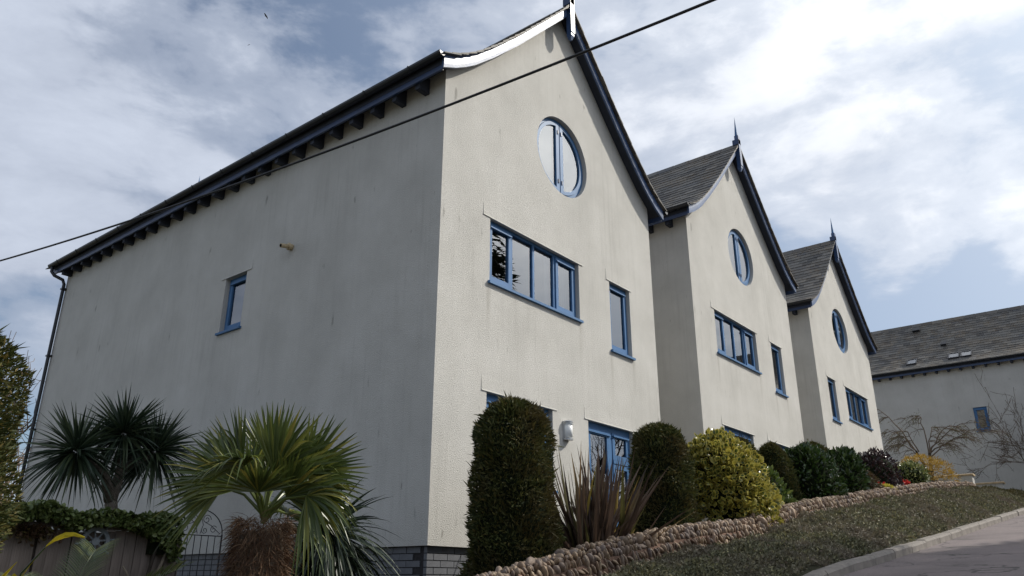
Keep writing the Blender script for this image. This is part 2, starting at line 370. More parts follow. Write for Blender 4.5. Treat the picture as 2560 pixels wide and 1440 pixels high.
# ------------------------------------------------------------------ terrain
_zr = ([-400, -40, -14, -8, -3, 2.55, 4.26, 10.58, 18.8, 26, 34, 60, 400], [-4, -3.2, -2.4, -2.05, -1.22, -.307, -.146, .54, 1.44, 2.15, 2.75, 3.6, 5])
_wt = ([-40, -6, -3, -1.19, .42, 2.15, 4.28, 4.6, 6.25, 11, 16.9, 22.8, 30, 400], [-3.2, -1.25, -.75, -.34, -.04, .23, .44, .53, .81, 1.43, 2.15, 2.69, 3.1, 5])
def zr(x): return np.interp(x, *_zr)
def wt(x): return np.interp(x, *_wt)
def garden(x): return np.interp(x, [-40, -4, -1.5, 0, 22.8, 30, 400], [-3.4, -1.5, -1.15, -.6, 2.4, 2.75, 5]) if np.isscalar(x) else np.array([garden(float(v)) for v in x])
def bank_off(x): return np.interp(x, [-5, 3, 6, 22], [.42, .35, .28, .26])     # wall face showing above the bank
def ground_z(x, y):
    ys = [-400, -11, -9.6, -9.5, -3.62, -3.6, -3.48, -2.1, -1.9, -1.6, 0, 400]
    end = min(max((x - 22.8) / 3, 0), 1)
    wb = wt(x) - bank_off(x)
    zs = [zr(x) + .3, zr(x) + .3, zr(x) + .1, zr(x) - .2, zr(x) - .2, zr(x) - .2, zr(x) + .08, wb, wb, garden(x), garden(x), garden(x) + 2]
    return float(np.interp(y, ys, zs))
xs = sorted(set([-400, -200, -100, -60, -40, -25] + list(np.arange(-16, 34.1, .5)) + [36, 40, 46, 54, 64, 80, 110, 160, 250, 400]))
ys = [-400, -150, -60, -25, -14, -11, -9.6, -9.5, -3.62, -3.6, -3.48, -3.2, -2.8, -2.4, -2.1, -1.9, -1.6, -1.0, 0, 1.5, 3, 5, 8, 12, 20, 40, 100, 200, 400]
V = [(x, y, ground_z(x, y)) for x in xs for y in ys]; ny = len(ys)
F = [(i * ny + j, (i + 1) * ny + j, (i + 1) * ny + j + 1, i * ny + j + 1) for i in range(len(xs) - 1) for j in range(ny - 1)]
link('ground', npmesh('ground', V, F, 'ground', True), kind='structure')
rx = [x for x in xs if -100 <= x <= 160]; ry = [-9.5, -8, -6.5, -5, -4.2, -3.6]
V = [(x, y, float(zr(x)) + .02 * (1 - ((y + 6.5) / 3) ** 2)) for x in rx for y in ry]
F = [(i * 6 + j, (i + 1) * 6 + j, (i + 1) * 6 + j + 1, i * 6 + j + 1) for i in range(len(rx) - 1) for j in range(5)]
link('road', npmesh('road', V, F, 'asphalt', True), kind='structure')
kerb = thing('kerb', (0, -3.55, 0), 'kerb', 'kerb'); del kerb['label'], kerb['category']; kerb['kind'] = 'structure'
x = -6.0
while x < 34:
    L = .91; a, b = float(zr(x)), float(zr(x + L)); dx = .012
    dzj = float(rng.normal() * .004); dyj = float(rng.normal() * .005)
    mb = MB(); sec = [(-.07, -.16), (-.07, .085), (-.045, .115), (.07, .118), (.07, -.16)]; o = []
    for (xx, zz) in ((0, a), (L - dx, a + (b - a) * (L - dx) / L)):
        o += [(xx, p + dyj, zz - a + q + dzj) for p, q in sec]
    n = 5; mb.add(o, [(k, (k + 1) % n, n + (k + 1) % n, n + k) for k in range(n)] + [(4, 3, 2, 1, 0), (5, 6, 7, 8, 9)])
    mb.obj('kerb_stone', 'kerb_grey', kerb, loc=(x, 0, a)); x += L

# ------------------------------------------------------------------ houses
W_, D_ = 5.577, 11.75
LOWX = [-.25, 0, .2, .4, .8, 1.4, W_ / 2]; LOWZ = [6.13, 6.26, 6.39, 6.54, 6.90, 7.49, 8.96]
def low(x):
    x = W_ - x if x > W_ / 2 else x
    return float(np.interp(x, LOWX, LOWZ))
PX = [-.25, -.12, 0, .1, .2, .3, .4, .6, .8, 1.1, 1.4, 2.0, W_ / 2]
PXF = PX + [W_ - p for p in PX[-2::-1]]
SLATE_ME = MB().box((-.142, 0, 0), (.142, .36, .014)).mesh('slate', 'slate')     # local: x across, y up the slope
SLV = np.array([v.co[:] for v in SLATE_ME.vertices]); SLF = np.array([p.vertices[:] for p in SLATE_ME.polygons])
def slates(parent, D, side, vis=None, y0=-.27):
    """slate courses on one slope; those with y inside vis become single parts"""
    top = [(x, low(x) + .185) for x in np.linspace(-.30, W_ / 2, 60)]
    top = [(x, z if x >= -.25 else low(-.25) + .185 - .5 * (-.25 - x)) for x, z in top]
    P = np.array(top); seg = np.r_[0, np.cumsum(np.hypot(*np.diff(P, axis=0).T))]; tot = seg[-1]
    Vs, Fs, off, cnt = [], [], 0, 0; c = 0; s = 0.0
    while s < tot - .06:
        x, z = np.interp(s, seg, P[:, 0]), np.interp(s, seg, P[:, 1]); s2 = min(s + .3, tot)
        x2, z2 = np.interp(s2, seg, P[:, 0]), np.interp(s2, seg, P[:, 1])
        t = Vector((x2 - x, 0, z2 - z)).normalized(); nrm_ = Vector((-t.z, 0, t.x))
        t = (t - nrm_ * .06).normalized(); nrm_ = Vector((-t.z, 0, t.x))
        y = y0 + (.0 if c % 2 else -.144); L = min(.36, tot - s + .02) / .36
        while y < D - y0:
            yc = y + .144; j = rng.normal(size=3)
            tt, nn, ac = t, nrm_, Vector((0, -1, 0))
            if side < 0: tt, nn, ac = Vector((-t.x, 0, t.z)), Vector((-nrm_.x, 0, nrm_.z)), Vector((0, 1, 0))
            px = x if side > 0 else W_ - x
            hw = 1.0
            if yc - .144 < y0 - .001: yc = y0 + .072; hw = .5
            M = Matrix(((ac.x * hw, tt.x * L, nn.x, px), (ac.y * hw, tt.y * L, nn.y, yc), (ac.z * hw, tt.z * L, nn.z, z), (0, 0, 0, 1)))
            M = M @ Matrix.Rotation(float(j[0]) * .012, 4, 'Z') @ Matrix.Translation((float(j[1]) * .002, float(j[2]) * .009, .013 + abs(float(j[1])) * .002))
            if vis and vis[0] <= yc <= vis[1] and cnt < 300 and hw == 1.0:
                o = link('slate', SLATE_ME, parent); o.matrix_local = M; cnt += 1
            else:
                A = np.array(M); Vs.append(SLV @ A[:3, :3].T + A[:3, 3]); Fs.append(SLF + off); off += 8
            y += .288
        s += .195; c += 1
    if Vs: link('slate_courses', npmesh('slate_courses', np.concatenate(Vs), np.concatenate(Fs), 'slate'), parent, kind='stuff')
def sweep(sec, ys):
    """extrude an x,z section along y"""
    n = len(sec); mb = MB(); o = [(x, y, z) for y in ys for x, z in sec]
    f = [(i * n + k, i * n + (k + 1) % n, (i + 1) * n + (k + 1) % n, (i + 1) * n + k) for i in range(len(ys) - 1) for k in range(n)]
    return mb.add(o, f + [tuple(range(n))[::-1], tuple((len(ys) - 1) * n + k for k in range(n))])
def barge(x0, x1, y, yb):
    """slightly rounded verge board following the bellcast"""
    pts = [x for x in sorted(set([x0, x1] + PXF)) if x0 - 1e-6 <= x <= x1 + 1e-6]; K = 5; vs = []; fs = []
    for x in pts:
        zl = low(x)
        for k in range(K): u = k / (K - 1); vs.append((x, y - .006 * (1 - (2 * u - 1) ** 2), zl + .21 * u))
        vs += [(x, yb, zl + .21), (x, yb, zl)]
    n = K + 2
    for i in range(len(pts) - 1):
        for k in range(n): fs.append((i * n + k, (i + 1) * n + k, (i + 1) * n + (k + 1) % n, i * n + (k + 1) % n))
    fs += [tuple(range(n)), tuple((len(pts) - 1) * n + k for k in range(n))[::-1]]
    return MB().add(vs, fs)
def finial(parent, y):
    f = MB(); c = W_ / 2
    f.box((c - .045, y - .05, 8.50), (c + .045, y + .045, 9.42))
    o = len(f.v); r = .028
    f.add([(c - .045, y - .05, 8.499), (c + .045, y - .05, 8.499), (c + .045, y + .045, 8.499), (c - .045, y + .045, 8.499), (c - .02, y - .02, 8.42), (c + .02, y - .02, 8.42), (c + .02, y + .02, 8.42), (c - .02, y + .02, 8.42)],
          [(0, 4, 5, 1), (1, 5, 6, 2), (2, 6, 7, 3), (3, 7, 4, 0), (4, 7, 6, 5)])
    p = f.obj('finial', 'blue_barge', parent)
    MB().box((c - .062, y - .062, 9.16), (c + .062, y + .10, 9.30)).obj('collar', 'blue_fascia', p)
    s = .032
    MB().add([(c - s, y - s, 9.42), (c + s, y - s, 9.42), (c + s, y + s, 9.42), (c - s, y + s, 9.42), (c, y, 9.98)], [(0, 1, 4), (1, 2, 4), (2, 3, 4), (3, 0, 4), (3, 2, 1, 0)]).obj('spike', 'blue_frame', p)
    MB().box((c - .058, y - .062, 8.56), (c + .058, y - .051, 9.40)).obj('face_board', 'blue_barge', p)
def roof_parts(h, D, vis=None, backfinial=True, tails=(True, True)):
    sec = [(x, low(x) + .06) for x in PXF] + [(x, low(x) + .17) for x in PXF[::-1]]
    rf = sweep(sec, [-.165, D + .165]).obj('roof', 'soffit_dark', h)
    slates(rf, D, 1, vis); slates(rf, D, -1)
    c = W_ / 2; z = low(c) + .225
    mb = MB(); y = -.27
    while y < D + .25:
        a = .17; mb.add([(c - a, y, z - a * 1.02), (c, y, z + .022), (c + a, y, z - a * 1.02), (c - a, y + .44, z - a * 1.02), (c, y + .44, z + .018), (c + a, y + .44, z - a * 1.02),
                         (c - a, y, z - a * 1.02 - .015), (c, y, z), (c + a, y, z - a * 1.02 - .015)], [(0, 3, 4, 1), (1, 4, 5, 2), (0, 1, 7, 6), (1, 2, 8, 7)]); y += .45
    mb.obj('ridge_tiles', 'slate', rf)
    for (a, b) in ((-.25, c - .05), (c + .05, W_ + .25)):
        barge(a, b, -.2, -.166).obj('bargeboard', 'blue_barge', h)
        MB().add([(x, D + .4 - yy, zz) for x, yy, zz in barge(a, b, .2, .234).v], barge(a, b, .2, .234).f).obj('bargeboard', 'blue_barge', h)
    finial(h, -.225)
    if backfinial: finial(h, D + .225)
    for sgn in (0, 1):
        X = (lambda x: x) if sgn == 0 else (lambda x: W_ - x)
        def bx(mb, a, b): return mb.box((min(X(a[0]), X(b[0])), a[1], a[2]), (max(X(a[0]), X(b[0])), b[1], b[2]))
        bx(MB(), (-.247, -.163, 6.115), (-.215, D + .163, 6.30)).obj('fascia', 'blue_fascia', h)
        gm = MB(); n = 8; ring = [(-.322 + .062 * cos(t), 6.315 + .062 * sin(t)) for t in np.linspace(pi * .98, 2 * pi, n)]
        ring2 = [(-.322 + .055 * cos(t), 6.317 + .055 * sin(t)) for t in np.linspace(2 * pi, pi * .98, n)]
        sec = [(X(a), b) for a, b in ring + ring2]
        gut = sweep(sec, [-.24, D + .24]).obj('gutter', 'gutter_black', h)
        for yy in (-.24, D + .232):
            sweep([(X(a), b) for a, b in ring], [yy, yy + .008]).obj('stop_end', 'gutter_black', gut)
        y = .35
        while y < D + .2:
            sweep([(X(-.322 + .069 * cos(t)), 6.315 + .069 * sin(t)) for t in np.linspace(pi * .95, 2.02 * pi, 9)] + [(X(-.322 + .0625 * cos(t)), 6.315 + .0625 * sin(t)) for t in np.linspace(2.02 * pi, pi * .95, 9)], [y, y + .03]).obj('bracket', 'gutter_black', gut)
            y += .93
        if tails[sgn]:
            y = .35
            while y < D:
                mb = MB(); q = [(-.20, 6.045), (0.02, 6.045), (.02, 6.31), (-.20, 6.18)]
                vs = [(X(a), yy, b) for yy in (y - .042, y + .042) for a, b in q]
                mb.add(vs, [(0, 1, 2, 3), (7, 6, 5, 4), (0, 4, 5, 1), (1, 5, 6, 2), (2, 6, 7, 3), (3, 7, 4, 0)]).obj('rafter_tail', 'soffit_dark', h); y += .467
    return rf
def hole_wall(outline, holes, depth, T, flip, thick=None):
    """flat wall with real openings and reveals; outline and holes in (u,z)"""
    bm = bmesh.new(); es = []
    for lp in [outline] + holes:
        vs = [bm.verts.new((u, 0, z)) for u, z in lp]
        es += [bm.edges.new((vs[i], vs[(i + 1) % len(vs)])) for i in range(len(vs))]
    bmesh.ops.triangle_fill(bm, use_beauty=True, use_dissolve=False, edges=es)
    bm.verts.ensure_lookup_table(); bm.verts.index_update()
    vs = [T(v.co.x, 0, v.co.z) for v in bm.verts]; out = Vector(T(0, 1, 0)) - Vector(T(0, 0, 0)); fs = []
    for f in bm.faces:
        ids = [v.index for v in f.verts]; a, b, c = (Vector(vs[i]) for i in ids[:3])
        fs.append(ids if (b - a).cross(c - a).dot(out) > 0 else ids[::-1])
    mb = MB().add(vs, fs); bm.free()
    for lp in holes:
        n = len(lp); mb.add([T(u, 0, z) for u, z in lp] + [T(u, -depth, z) for u, z in lp], [(i, (i + 1) % n, n + (i + 1) % n, n + i) for i in range(n)])
    return mb
def bar(mb, T, u0, u1, n0, n1, z0, z1): mb.box((u0, n0, z0), (u1, n1, z1), T)
def pane(T, u0, u1, z0, z1, n, flip, parent):
    vs = [T(u0, n, z0), T(u1, n, z0), T(u1, n, z1), T(u0, n, z1)]
    return MB().add(vs, [(3, 2, 1, 0) if flip else (0, 1, 2, 3)]).obj('pane', 'glass', parent)
def rectframe(mb, T, u0, u1, z0, z1, w_, n0, n1, wb=None):
    wb = wb or w_
    bar(mb, T, u0, u1, n0, n1, z0, z0 + wb); bar(mb, T, u0, u1, n0, n1, z1 - w_, z1)
    bar(mb, T, u0, u0 + w_, n0 + .001, n1 - .001, z0 + wb, z1 - w_); bar(mb, T, u1 - w_, u1, n0 + .001, n1 - .001, z0 + wb, z1 - w_)
def window(h, T, flip, u0, u1, z0, z1, cells, sill=True, rec=.105, name='window', pane_backing=None):
    """cells: list of (fraction, kind); kind c = casement, f = fixed light"""
    fr = MB(); fw = .048; n1 = -rec + .03; n0 = n1 - .07
    rectframe(fr, T, u0, u1, z0, z1, fw, n0, n1)
    ins = [u0 + fw]; tot = sum(c[0] for c in cells); iw = u1 - u0 - 2 * fw
    for c in cells: ins.append(ins[-1] + iw * c[0] / tot)
    for u in ins[1:-1]: bar(fr, T, u - .022, u + .022, n0 + .002, n1 - .002, z0 + fw, z1 - fw)
    wd = fr.obj(name, 'blue_frame', h)
    for i, (_, k) in enumerate(cells):
        a = ins[i] + (.026 if i else .004); b = ins[i + 1] - (.026 if i < len(cells) - 1 else .004); za, zb = z0 + fw + .004, z1 - fw - .004
        if k == 'c':
            s = MB(); rectframe(s, T, a, b, za, zb, .062, n0 + .02, n1 + .018, .075)
            bar(s, T, a + .01, b - .01, n1 + .019, n1 + .04, zb - .07, zb - .05)
            s.obj('casement', 'blue_frame', wd); pane(T, a + .06, b - .06, za + .07, zb - .06, n1 - .012, flip, wd)
        else: pane(T, a, b, za, zb, n1 - .03, flip, wd)
        if pane_backing and pane_backing[i]:
            bd = MB(); f = pane_backing[i]; zz = zb - (zb - za) * f
            bd.add([T(a, n0 - .03, zz), T(b, n0 - .03, zz), T(b, n0 - .03, zb), T(a, n0 - .03, zb)], [(0, 1, 2, 3)]).obj('pane_backing', 'curtain_white' if f < 2 else 'mirrored_sky_blue', wd)
    if sill:
        s = MB(); pts = [(-rec, .02), (.045, 0), (.045, -.035), (-rec, -.035)]
        vs = [T(u, n, z0 + dz) for u in (u0 - .035, u1 + .035) for n, dz in pts]
        s.add(vs, [(0, 1, 2, 3), (7, 6, 5, 4), (0, 4, 5, 1), (1, 5, 6, 2), (2, 6, 7, 3), (3, 7, 4, 0)])
        s.obj('sill', 'blue_frame', wd)
    return wd
def hood(h, T, u0, u1, z):
    """render flared out over an opening"""
    hh = .20; p = .013
    vs = [T(u0, p, z), T(u1, p, z), T(u1, p - .006, z + .02), T(u0, p - .006, z + .02), T(u0, .001, z + hh), T(u1, .001, z + hh), T(u0, -.02, z), T(u1, -.02, z)]
    MB().add(vs, [(0, 1, 2, 3), (3, 2, 5, 4), (6, 7, 1, 0), (6, 0, 3, 4), (1, 7, 5, 2)]).obj('window_hood', 'render_wall', h)
def circle(cx, cz, r, n=48): return [(cx + r * cos(2 * pi * k / n), cz + r * sin(2 * pi * k / n)) for k in range(n)]
def round_window(h, T, flip, cx, cz, r):
    rec = .11; n1 = -rec + .03; n0 = n1 - .07; N = 48
    def ringbar(r0, r1, na, nb, a0=0, a1=2 * pi, n=N):
        mb = MB(); vs = []
        for k in range(n + 1):
            t = a0 + (a1 - a0) * k / n
            for rr, nn in ((r0, nb), (r1, nb), (r1, na), (r0, na)): vs.append(T(cx + rr * cos(t), nn, cz + rr * sin(t)))
        return mb.add(vs, [(i * 4 + k, i * 4 + (k + 1) % 4, i * 4 + 4 + (k + 1) % 4, i * 4 + 4 + k) for i in range(n) for k in range(4)])
    wd = ringbar(r - .055, r - .001, n0, n1).obj('round_window', 'blue_frame', h)
    for sg in (-1, 1):
        gap = .012; ri = r - .06; c = MB()
        a = math.asin(gap / ri); st = pi / 2 + a if sg < 0 else -pi / 2 + a
        arc = ringbar(ri - .06, ri, n0 + .02, n1 + .016, st, st + pi - 2 * a, 28); c.add(arc.v, arc.f)
        ht = math.sqrt(ri ** 2 - .07 ** 2) - .01
        uu = sorted((cx + sg * gap, cx + sg * (gap + .085))); bar(c, T, uu[0], uu[1], n0 + .021, n1 + .017, cz - ht, cz + ht)
        cs = c.obj('casement', 'blue_frame', wd)
        for zz in (-.48, .44):
            u2 = sorted((cx + sg * .035, cx + sg * .06)); hb = MB(); bar(hb, T, u2[0], u2[1], n1 + .018, n1 + .03, cz + zz, cz + zz + .07); hb.obj('hinge', 'blue_fascia', wd)
        lp = [(cx + sg * (gap + .08) * 1.0, cz)]; vs = []
        rr = ri - .055; b = math.asin((gap + .08) / rr)
        for k in range(25):
            t = (-pi / 2 + b) + (pi - 2 * b) * k / 24; t = t if sg > 0 else pi - t
            vs.append(T(cx + rr * cos(t), n1 - .012, cz + rr * sin(t)))
        ids = tuple(range(25)); want = (sg > 0) ^ flip
        MB().add(vs, [ids if want else ids[::-1]]).obj('pane', 'glass', wd)
        vs2 = [tuple(Vector(v) + (Vector(T(0, -.07, 0)) - Vector(T(0, 0, 0)))) for v in vs]
        MB().add(vs2, [ids]).obj('pane_backing', 'curtain_white', wd)  # pale sheet set close behind each half pane
    return wd
BRICK_ME = MB().box((0, 0, 0), (.215, .05, .065)).mesh('brick', 'brick_grey')
HEAD_ME = MB().box((0, 0, 0), (.1025, .05, .065)).mesh('brick_half', 'brick_grey')
def make_house(loc, label, mir=False, first=False, vis=None):
    h = thing('terrace_house', loc, label, 'house', 'blue and white gabled terrace houses')
    W = W_; D = D_
    TF = (lambda u, n, z: (W - u, -n, z)) if mir else (lambda u, n, z: (u, -n, z))
    TS = lambda u, n, z: (-n, u, z)
    rect = lambda a, b, c, d: [(a, c), (b, c), (b, d), (a, d)]
    zb = -.9 if not first else 0.0
    gx = [x for x in PXF if 0 <= x <= W]
    outl = [(0, zb), (W, zb)] + [(x, low(x) + .08) for x in gx[::-1]]
    cells = dict(wide=(.99, 3.17, 3.45, 4.42), nar=(4.08, 4.73, 3.185, 4.41), gf=(.965, 2.405, .8, 1.925), door=(3.31, 4.62, zb + .02 if first else -.35, 1.925))
    holes = [rect(*cells[k]) for k in ('wide', 'nar', 'gf', 'door')] + [circle(2.80, 6.20, .702)]
    mb = hole_wall(outl, holes, .16, TF, mir)
    # side walls (the near one of the first house has its own window opening), back wall
    e = low(0) + .08
    sh = [rect(4.38, 4.99, 3.43, 4.395)] if first else []
    sw = hole_wall([(0, zb), (D, zb), (D, e), (0, e)], sh, .16, TS, True); mb.add(sw.v, sw.f)
    mb.add([(W, 0, zb), (W, D, zb), (W, D, e), (W, 0, e)], [(0, 1, 2, 3)])
    mb.add([(x, D, z) for x, z in outl], [tuple(range(len(outl)))[::-1]])
    if first:   # drip edge of the render above the brick plinth
        mb.add([(0, 0, 0), (W, 0, 0), (W, .10, 0), (.10, .10, 0), (.10, D, 0), (0, D, 0)], [(0, 1, 2, 3), (0, 3, 4, 5)])
    mb.obj('wall', 'render_wall', h)
    MB().box((.35, .3, zb), (W - .35, D - .35, 5.15)).obj('room_shade_box', 'room_shade', h)  # added dark boxes behind the panes; room darkness is in their colour
    MB().box((1.55, .4, 5.2), (W - 1.55, D - .35, 7.2)).obj('room_shade_box', 'room_shade', h)
    roof_parts(h, D, vis)
    hood(h, TF, .84, 3.28, 4.405); hood(h, TF, 3.985, 4.79, 4.397); hood(h, TF, .86, 2.51, 1.923); hood(h, TF, 3.21, 4.71, 1.923)
    window(h, TF, mir, *cells['wide'], [(1, 'c'), (1, 'f'), (1, 'f'), (1, 'c')])
    for ua, ub in ((1.60, 1.74), (2.50, 2.60), (2.86, 3.10)):
        K = 14; cv = MB(); vs = []
        for k in range(K + 1):
            u_ = ua + (ub - ua) * k / K; vs += [TF(u_, -.20 + .018 * sin(k * 1.7), 3.48), TF(u_, -.20 + .010 * sin(k * 1.7 + .3), 4.40)]
        cv.add(vs, [(2 * k, 2 * k + 2, 2 * k + 3, 2 * k + 1) for k in range(K)]).obj('curtain', 'curtain_white', h, True)
    window(h, TF, mir, *cells['nar'], [(1, 'c')])
    window(h, TF, mir, *cells['gf'], [(1, 'c'), (1, 'c'), (1, 'c')])
    # door with a side light
    u0, u1, z0, z1 = cells['door']; fr = MB(); n1 = -.075; n0 = -.145; fw = .05
    bar(fr, TF, u0, u1, n0, n1, z1 - .075, z1); bar(fr, TF, u0, u0 + fw, n0 + .001, n1 - .001, z0, z1 - .075); bar(fr, TF, u1 - fw, u1, n0 + .001, n1 - .001, z0, z1 - .075)
    um = u0 + .74; bar(fr, TF, um - .03, um + .03, n0 + .002, n1 - .002, z0, z1 - .075)
    dr = fr.obj('door', 'blue_frame', h)
    lf = MB(); a, b = u0 + fw + .004, um - .034; rectframe(lf, TF, a, b, z0 + .01, z1 - .08, .095, n0 + .015, n1 + .01, .2)
    bar(lf, TF, a + .01, b - .01, n1 + .011, n1 + .035, z1 - .155, z1 - .13); lf.obj('door_leaf', 'blue_frame', dr); pane(TF, a + .09, b - .09, z0 + .2, z1 - .17, n1 - .015, mir, dr)
    sd_ = MB(); a, b = um + .034, u1 - fw - .004
    rectframe(sd_, TF, a, b, z1 - .50, z1 - .08, .075, n0 + .015, n1 + .01); bar(sd_, TF, a + .01, b - .01, n1 + .011, n1 + .035, z1 - .145, z1 - .12)
    bar(sd_, TF, a, b, n0 + .01, n1 + .02, z1 - .56, z1 - .505); rectframe(sd_, TF, a, b, z0 + .01, z1 - .565, .075, n0 + .015, n1 + .01)
    sd_.obj('side_light', 'blue_frame', dr)
    pane(TF, a + .07, b - .07, z1 - .43, z1 - .15, n1 - .015, mir, dr); pane(TF, a + .07, b - .07, z0 + .08, z1 - .63, n1 - .015, mir, dr)
    MB().tube([TF(um - .08, n1 + .02, z0 + 1.0), TF(um - .08, n1 + .06, z0 + 1.0), TF(um - .19, n1 + .06, z0 + 1.0)], .011, 6).obj('handle', 'lamp_metal', dr)
    round_window(h, TF, mir, 2.80, 6.20, .702)
    if first:
        hood(h, TS, 4.237, 5.115, 4.392)
        window(h, TS, True, 4.38, 4.99, 3.43, 4.395, [(1, 'c')], pane_backing=[2.0], rec=.115)  # blue sheet behind this pane carries a painted sky reflection
        # brick plinth, one brick at a time where it shows
        pl_ = MB().box((.066, .066, -1.4), (W - .05, D - .05, -.006)).obj('plinth', 'mortar_dark', h)
        for c in range(6):
            z = -.075 * (c + 1) + .002; x = .055 if c % 2 == 0 else .055 + .1125
            if c % 2: link('brick', HEAD_ME, pl_, (.055, .055, z))
            while x < 1.5: link('brick', BRICK_ME, pl_, (x, .055 + float(rng.normal() * .0012), z)); x += .225
            y = .1125 + .055 if c % 2 == 0 else .225 + .055
            while y < 8.4:
                o = link('brick', BRICK_ME, pl_, (.055 + float(rng.normal() * .0012), y + .215, z)); o.rotation_euler = (0, 0, -pi / 2); y += .225
        # downpipe at the far corner
        dpm = MB().tube([(-.322, D + .10, 6.27), (-.322, D + .10, 6.14), (-.26, D + .07, 6.06), (-.10, D - .02, 5.98), (-.062, D - .04, 5.88), (-.06, D - .04, 3), (-.06, D - .04, -1.2)], .036, 10)
        dpo = dpm.obj('downpipe', 'gutter_black', h, True)
        for z in (5.75, 4.2, 2.6, 1.0): MB().box((-.105, D - .095, z), (0, D + .01, z + .035)).obj('pipe_clip', 'gutter_black', dpo)
        vp = MB().tube([(.01, 3.21, 4.49), (-.05, 3.21, 4.485)], .052, 14).tube([(-.05, 3.21, 4.485), (-.062, 3.21, 4.484)], .060, 14).tube([(-.06, 3.21, 4.484), (-.20, 3.21, 4.455)], .034, 14).obj('flue_pipe', 'cream_pipe', h, True)
        MB().tube([(-.2005, 3.21, 4.455), (-.203, 3.21, 4.4545)], .026, 12).obj('bore_shade_disc', 'bore_shade', vp)  # dark disc on the closed end; shade of the bore is painted
    return h
H1 = make_house((0, 0, 0), 'nearest white gabled house whose long shaded side wall fills the left', first=True)
H2 = make_house((7.422, .085, .694), 'middle white gabled house of the three, its wide window on the left', vis=(-.27, 3.2))
H3 = make_house((14.816, .12, .694), 'farthest white gabled house, narrow window left of its wide window', mir=True, vis=(-.27, 3.2))

# long building across the end of the road
X4, Y4, Z4 = 30.5, -13.0, 2.1
B = thing('long_building', (X4, Y4, Z4), 'long grey shaded building with slate roof and skylights at the right', 'building')
DB = 22.0; e = low(0) + .08
TS4 = lambda u, n, z: (-n, u, z)
rect = lambda a, b, c, d: [(a, c), (b, c), (b, d), (a, d)]
yb = lambda y: y - Y4
mb = hole_wall([(0, -1.5), (DB, -1.5), (DB, e), (0, e)], [rect(yb(-1.61), yb(-1.11), 3.45, 4.43)], .16, TS4, True)
gx = [x for x in PXF if 0 <= x <= W_]; outl = [(0, -1.5), (W_, -1.5)] + [(x, low(x) + .08) for x in gx[::-1]]
mb.add([(x, 0, z) for x, z in outl], [tuple(range(len(outl)))]); mb.add([(x, DB, z) for x, z in outl], [tuple(range(len(outl)))[::-1]])
mb.add([(W_, 0, -1.5), (W_, DB, -1.5), (W_, DB, e), (W_, 0, e)], [(0, 1, 2, 3)])
mb.obj('wall', 'render_wall', B)
MB().box((.35, .3, -1), (W_ - .35, DB - .3, 5.15)).obj('room_shade_box', 'room_shade', B)  # added dark box, room darkness painted in as above
rfB = roof_parts(B, DB, vis=(yb(-3.9), yb(-.2)), tails=(True, False))
hood(B, TS4, yb(-1.68), yb(-1.04), 4.43)
window(B, TS4, True, yb(-1.61), yb(-1.11), 3.45, 4.43, [(1, 'c')], pane_backing=[.62], sill=True, rec=.06)
def on_slope(y, s):
    """point on the left slope, s metres up from the eave"""
    P = np.array([(x, low(x) + .2) for x in np.linspace(-.25, W_ / 2, 40)]); sg = np.r_[0, np.cumsum(np.hypot(*np.diff(P, axis=0).T))]
    f = lambda q: Vector((float(np.interp(q, sg, P[:, 0])), yb(y), float(np.interp(q, sg, P[:, 1]))))
    p = f(s); t = (f(s + .3) - f(s - .3)).normalized(); return p, t, Vector((-t.z, 0, t.x))
def skylight(y, s, w_=.42, l_=.52):
    p, t, n = on_slope(y, s); ac = Vector((0, 1, 0))
    T = lambda a, b, c: tuple(p + ac * a + t * b + n * c)
    m_ = MB(); k = .045
    for (a0, a1, b0, b1) in ((-w_ / 2, w_ / 2, 0, k), (-w_ / 2, w_ / 2, l_ - k, l_), (-w_ / 2, -w_ / 2 + k, k, l_ - k), (w_ / 2 - k, w_ / 2, k, l_ - k)): m_.box((a0, b0, -.03), (a1, b1, .075), T)
    o = m_.obj('skylight', 'gutter_black', rfB)
    MB().add([T(-w_ / 2 + k, k, .055), T(w_ / 2 - k, k, .055), T(w_ / 2 - k, l_ - k, .055), T(-w_ / 2 + k, l_ - k, .055)], [(3, 2, 1, 0)]).obj('pane', 'glass', o)
    MB().add([T(-w_ / 2 + k, k, .03), T(w_ / 2 - k, k, .03), T(w_ / 2 - k, l_ - k, .03), T(-w_ / 2 + k, l_ - k, .03)], [(0, 1, 2, 3)]).obj('pane_backing', 'curtain_white', o)
skylight(.94, .62); skylight(-.74, .62, .44); skylight(-1.22, .62, .44)
for (y, s, a) in ((.89, 3.5, .16), (-.31, 1.9, .11)):
    p, t, n = on_slope(y, s)
    MB().box((-a, 0, -.05), (a, .22, .12), lambda q, b, c: tuple(p + Vector((0, 1, 0)) * q + t * b + n * c)).obj('roof_vent', 'gutter_black', rfB)

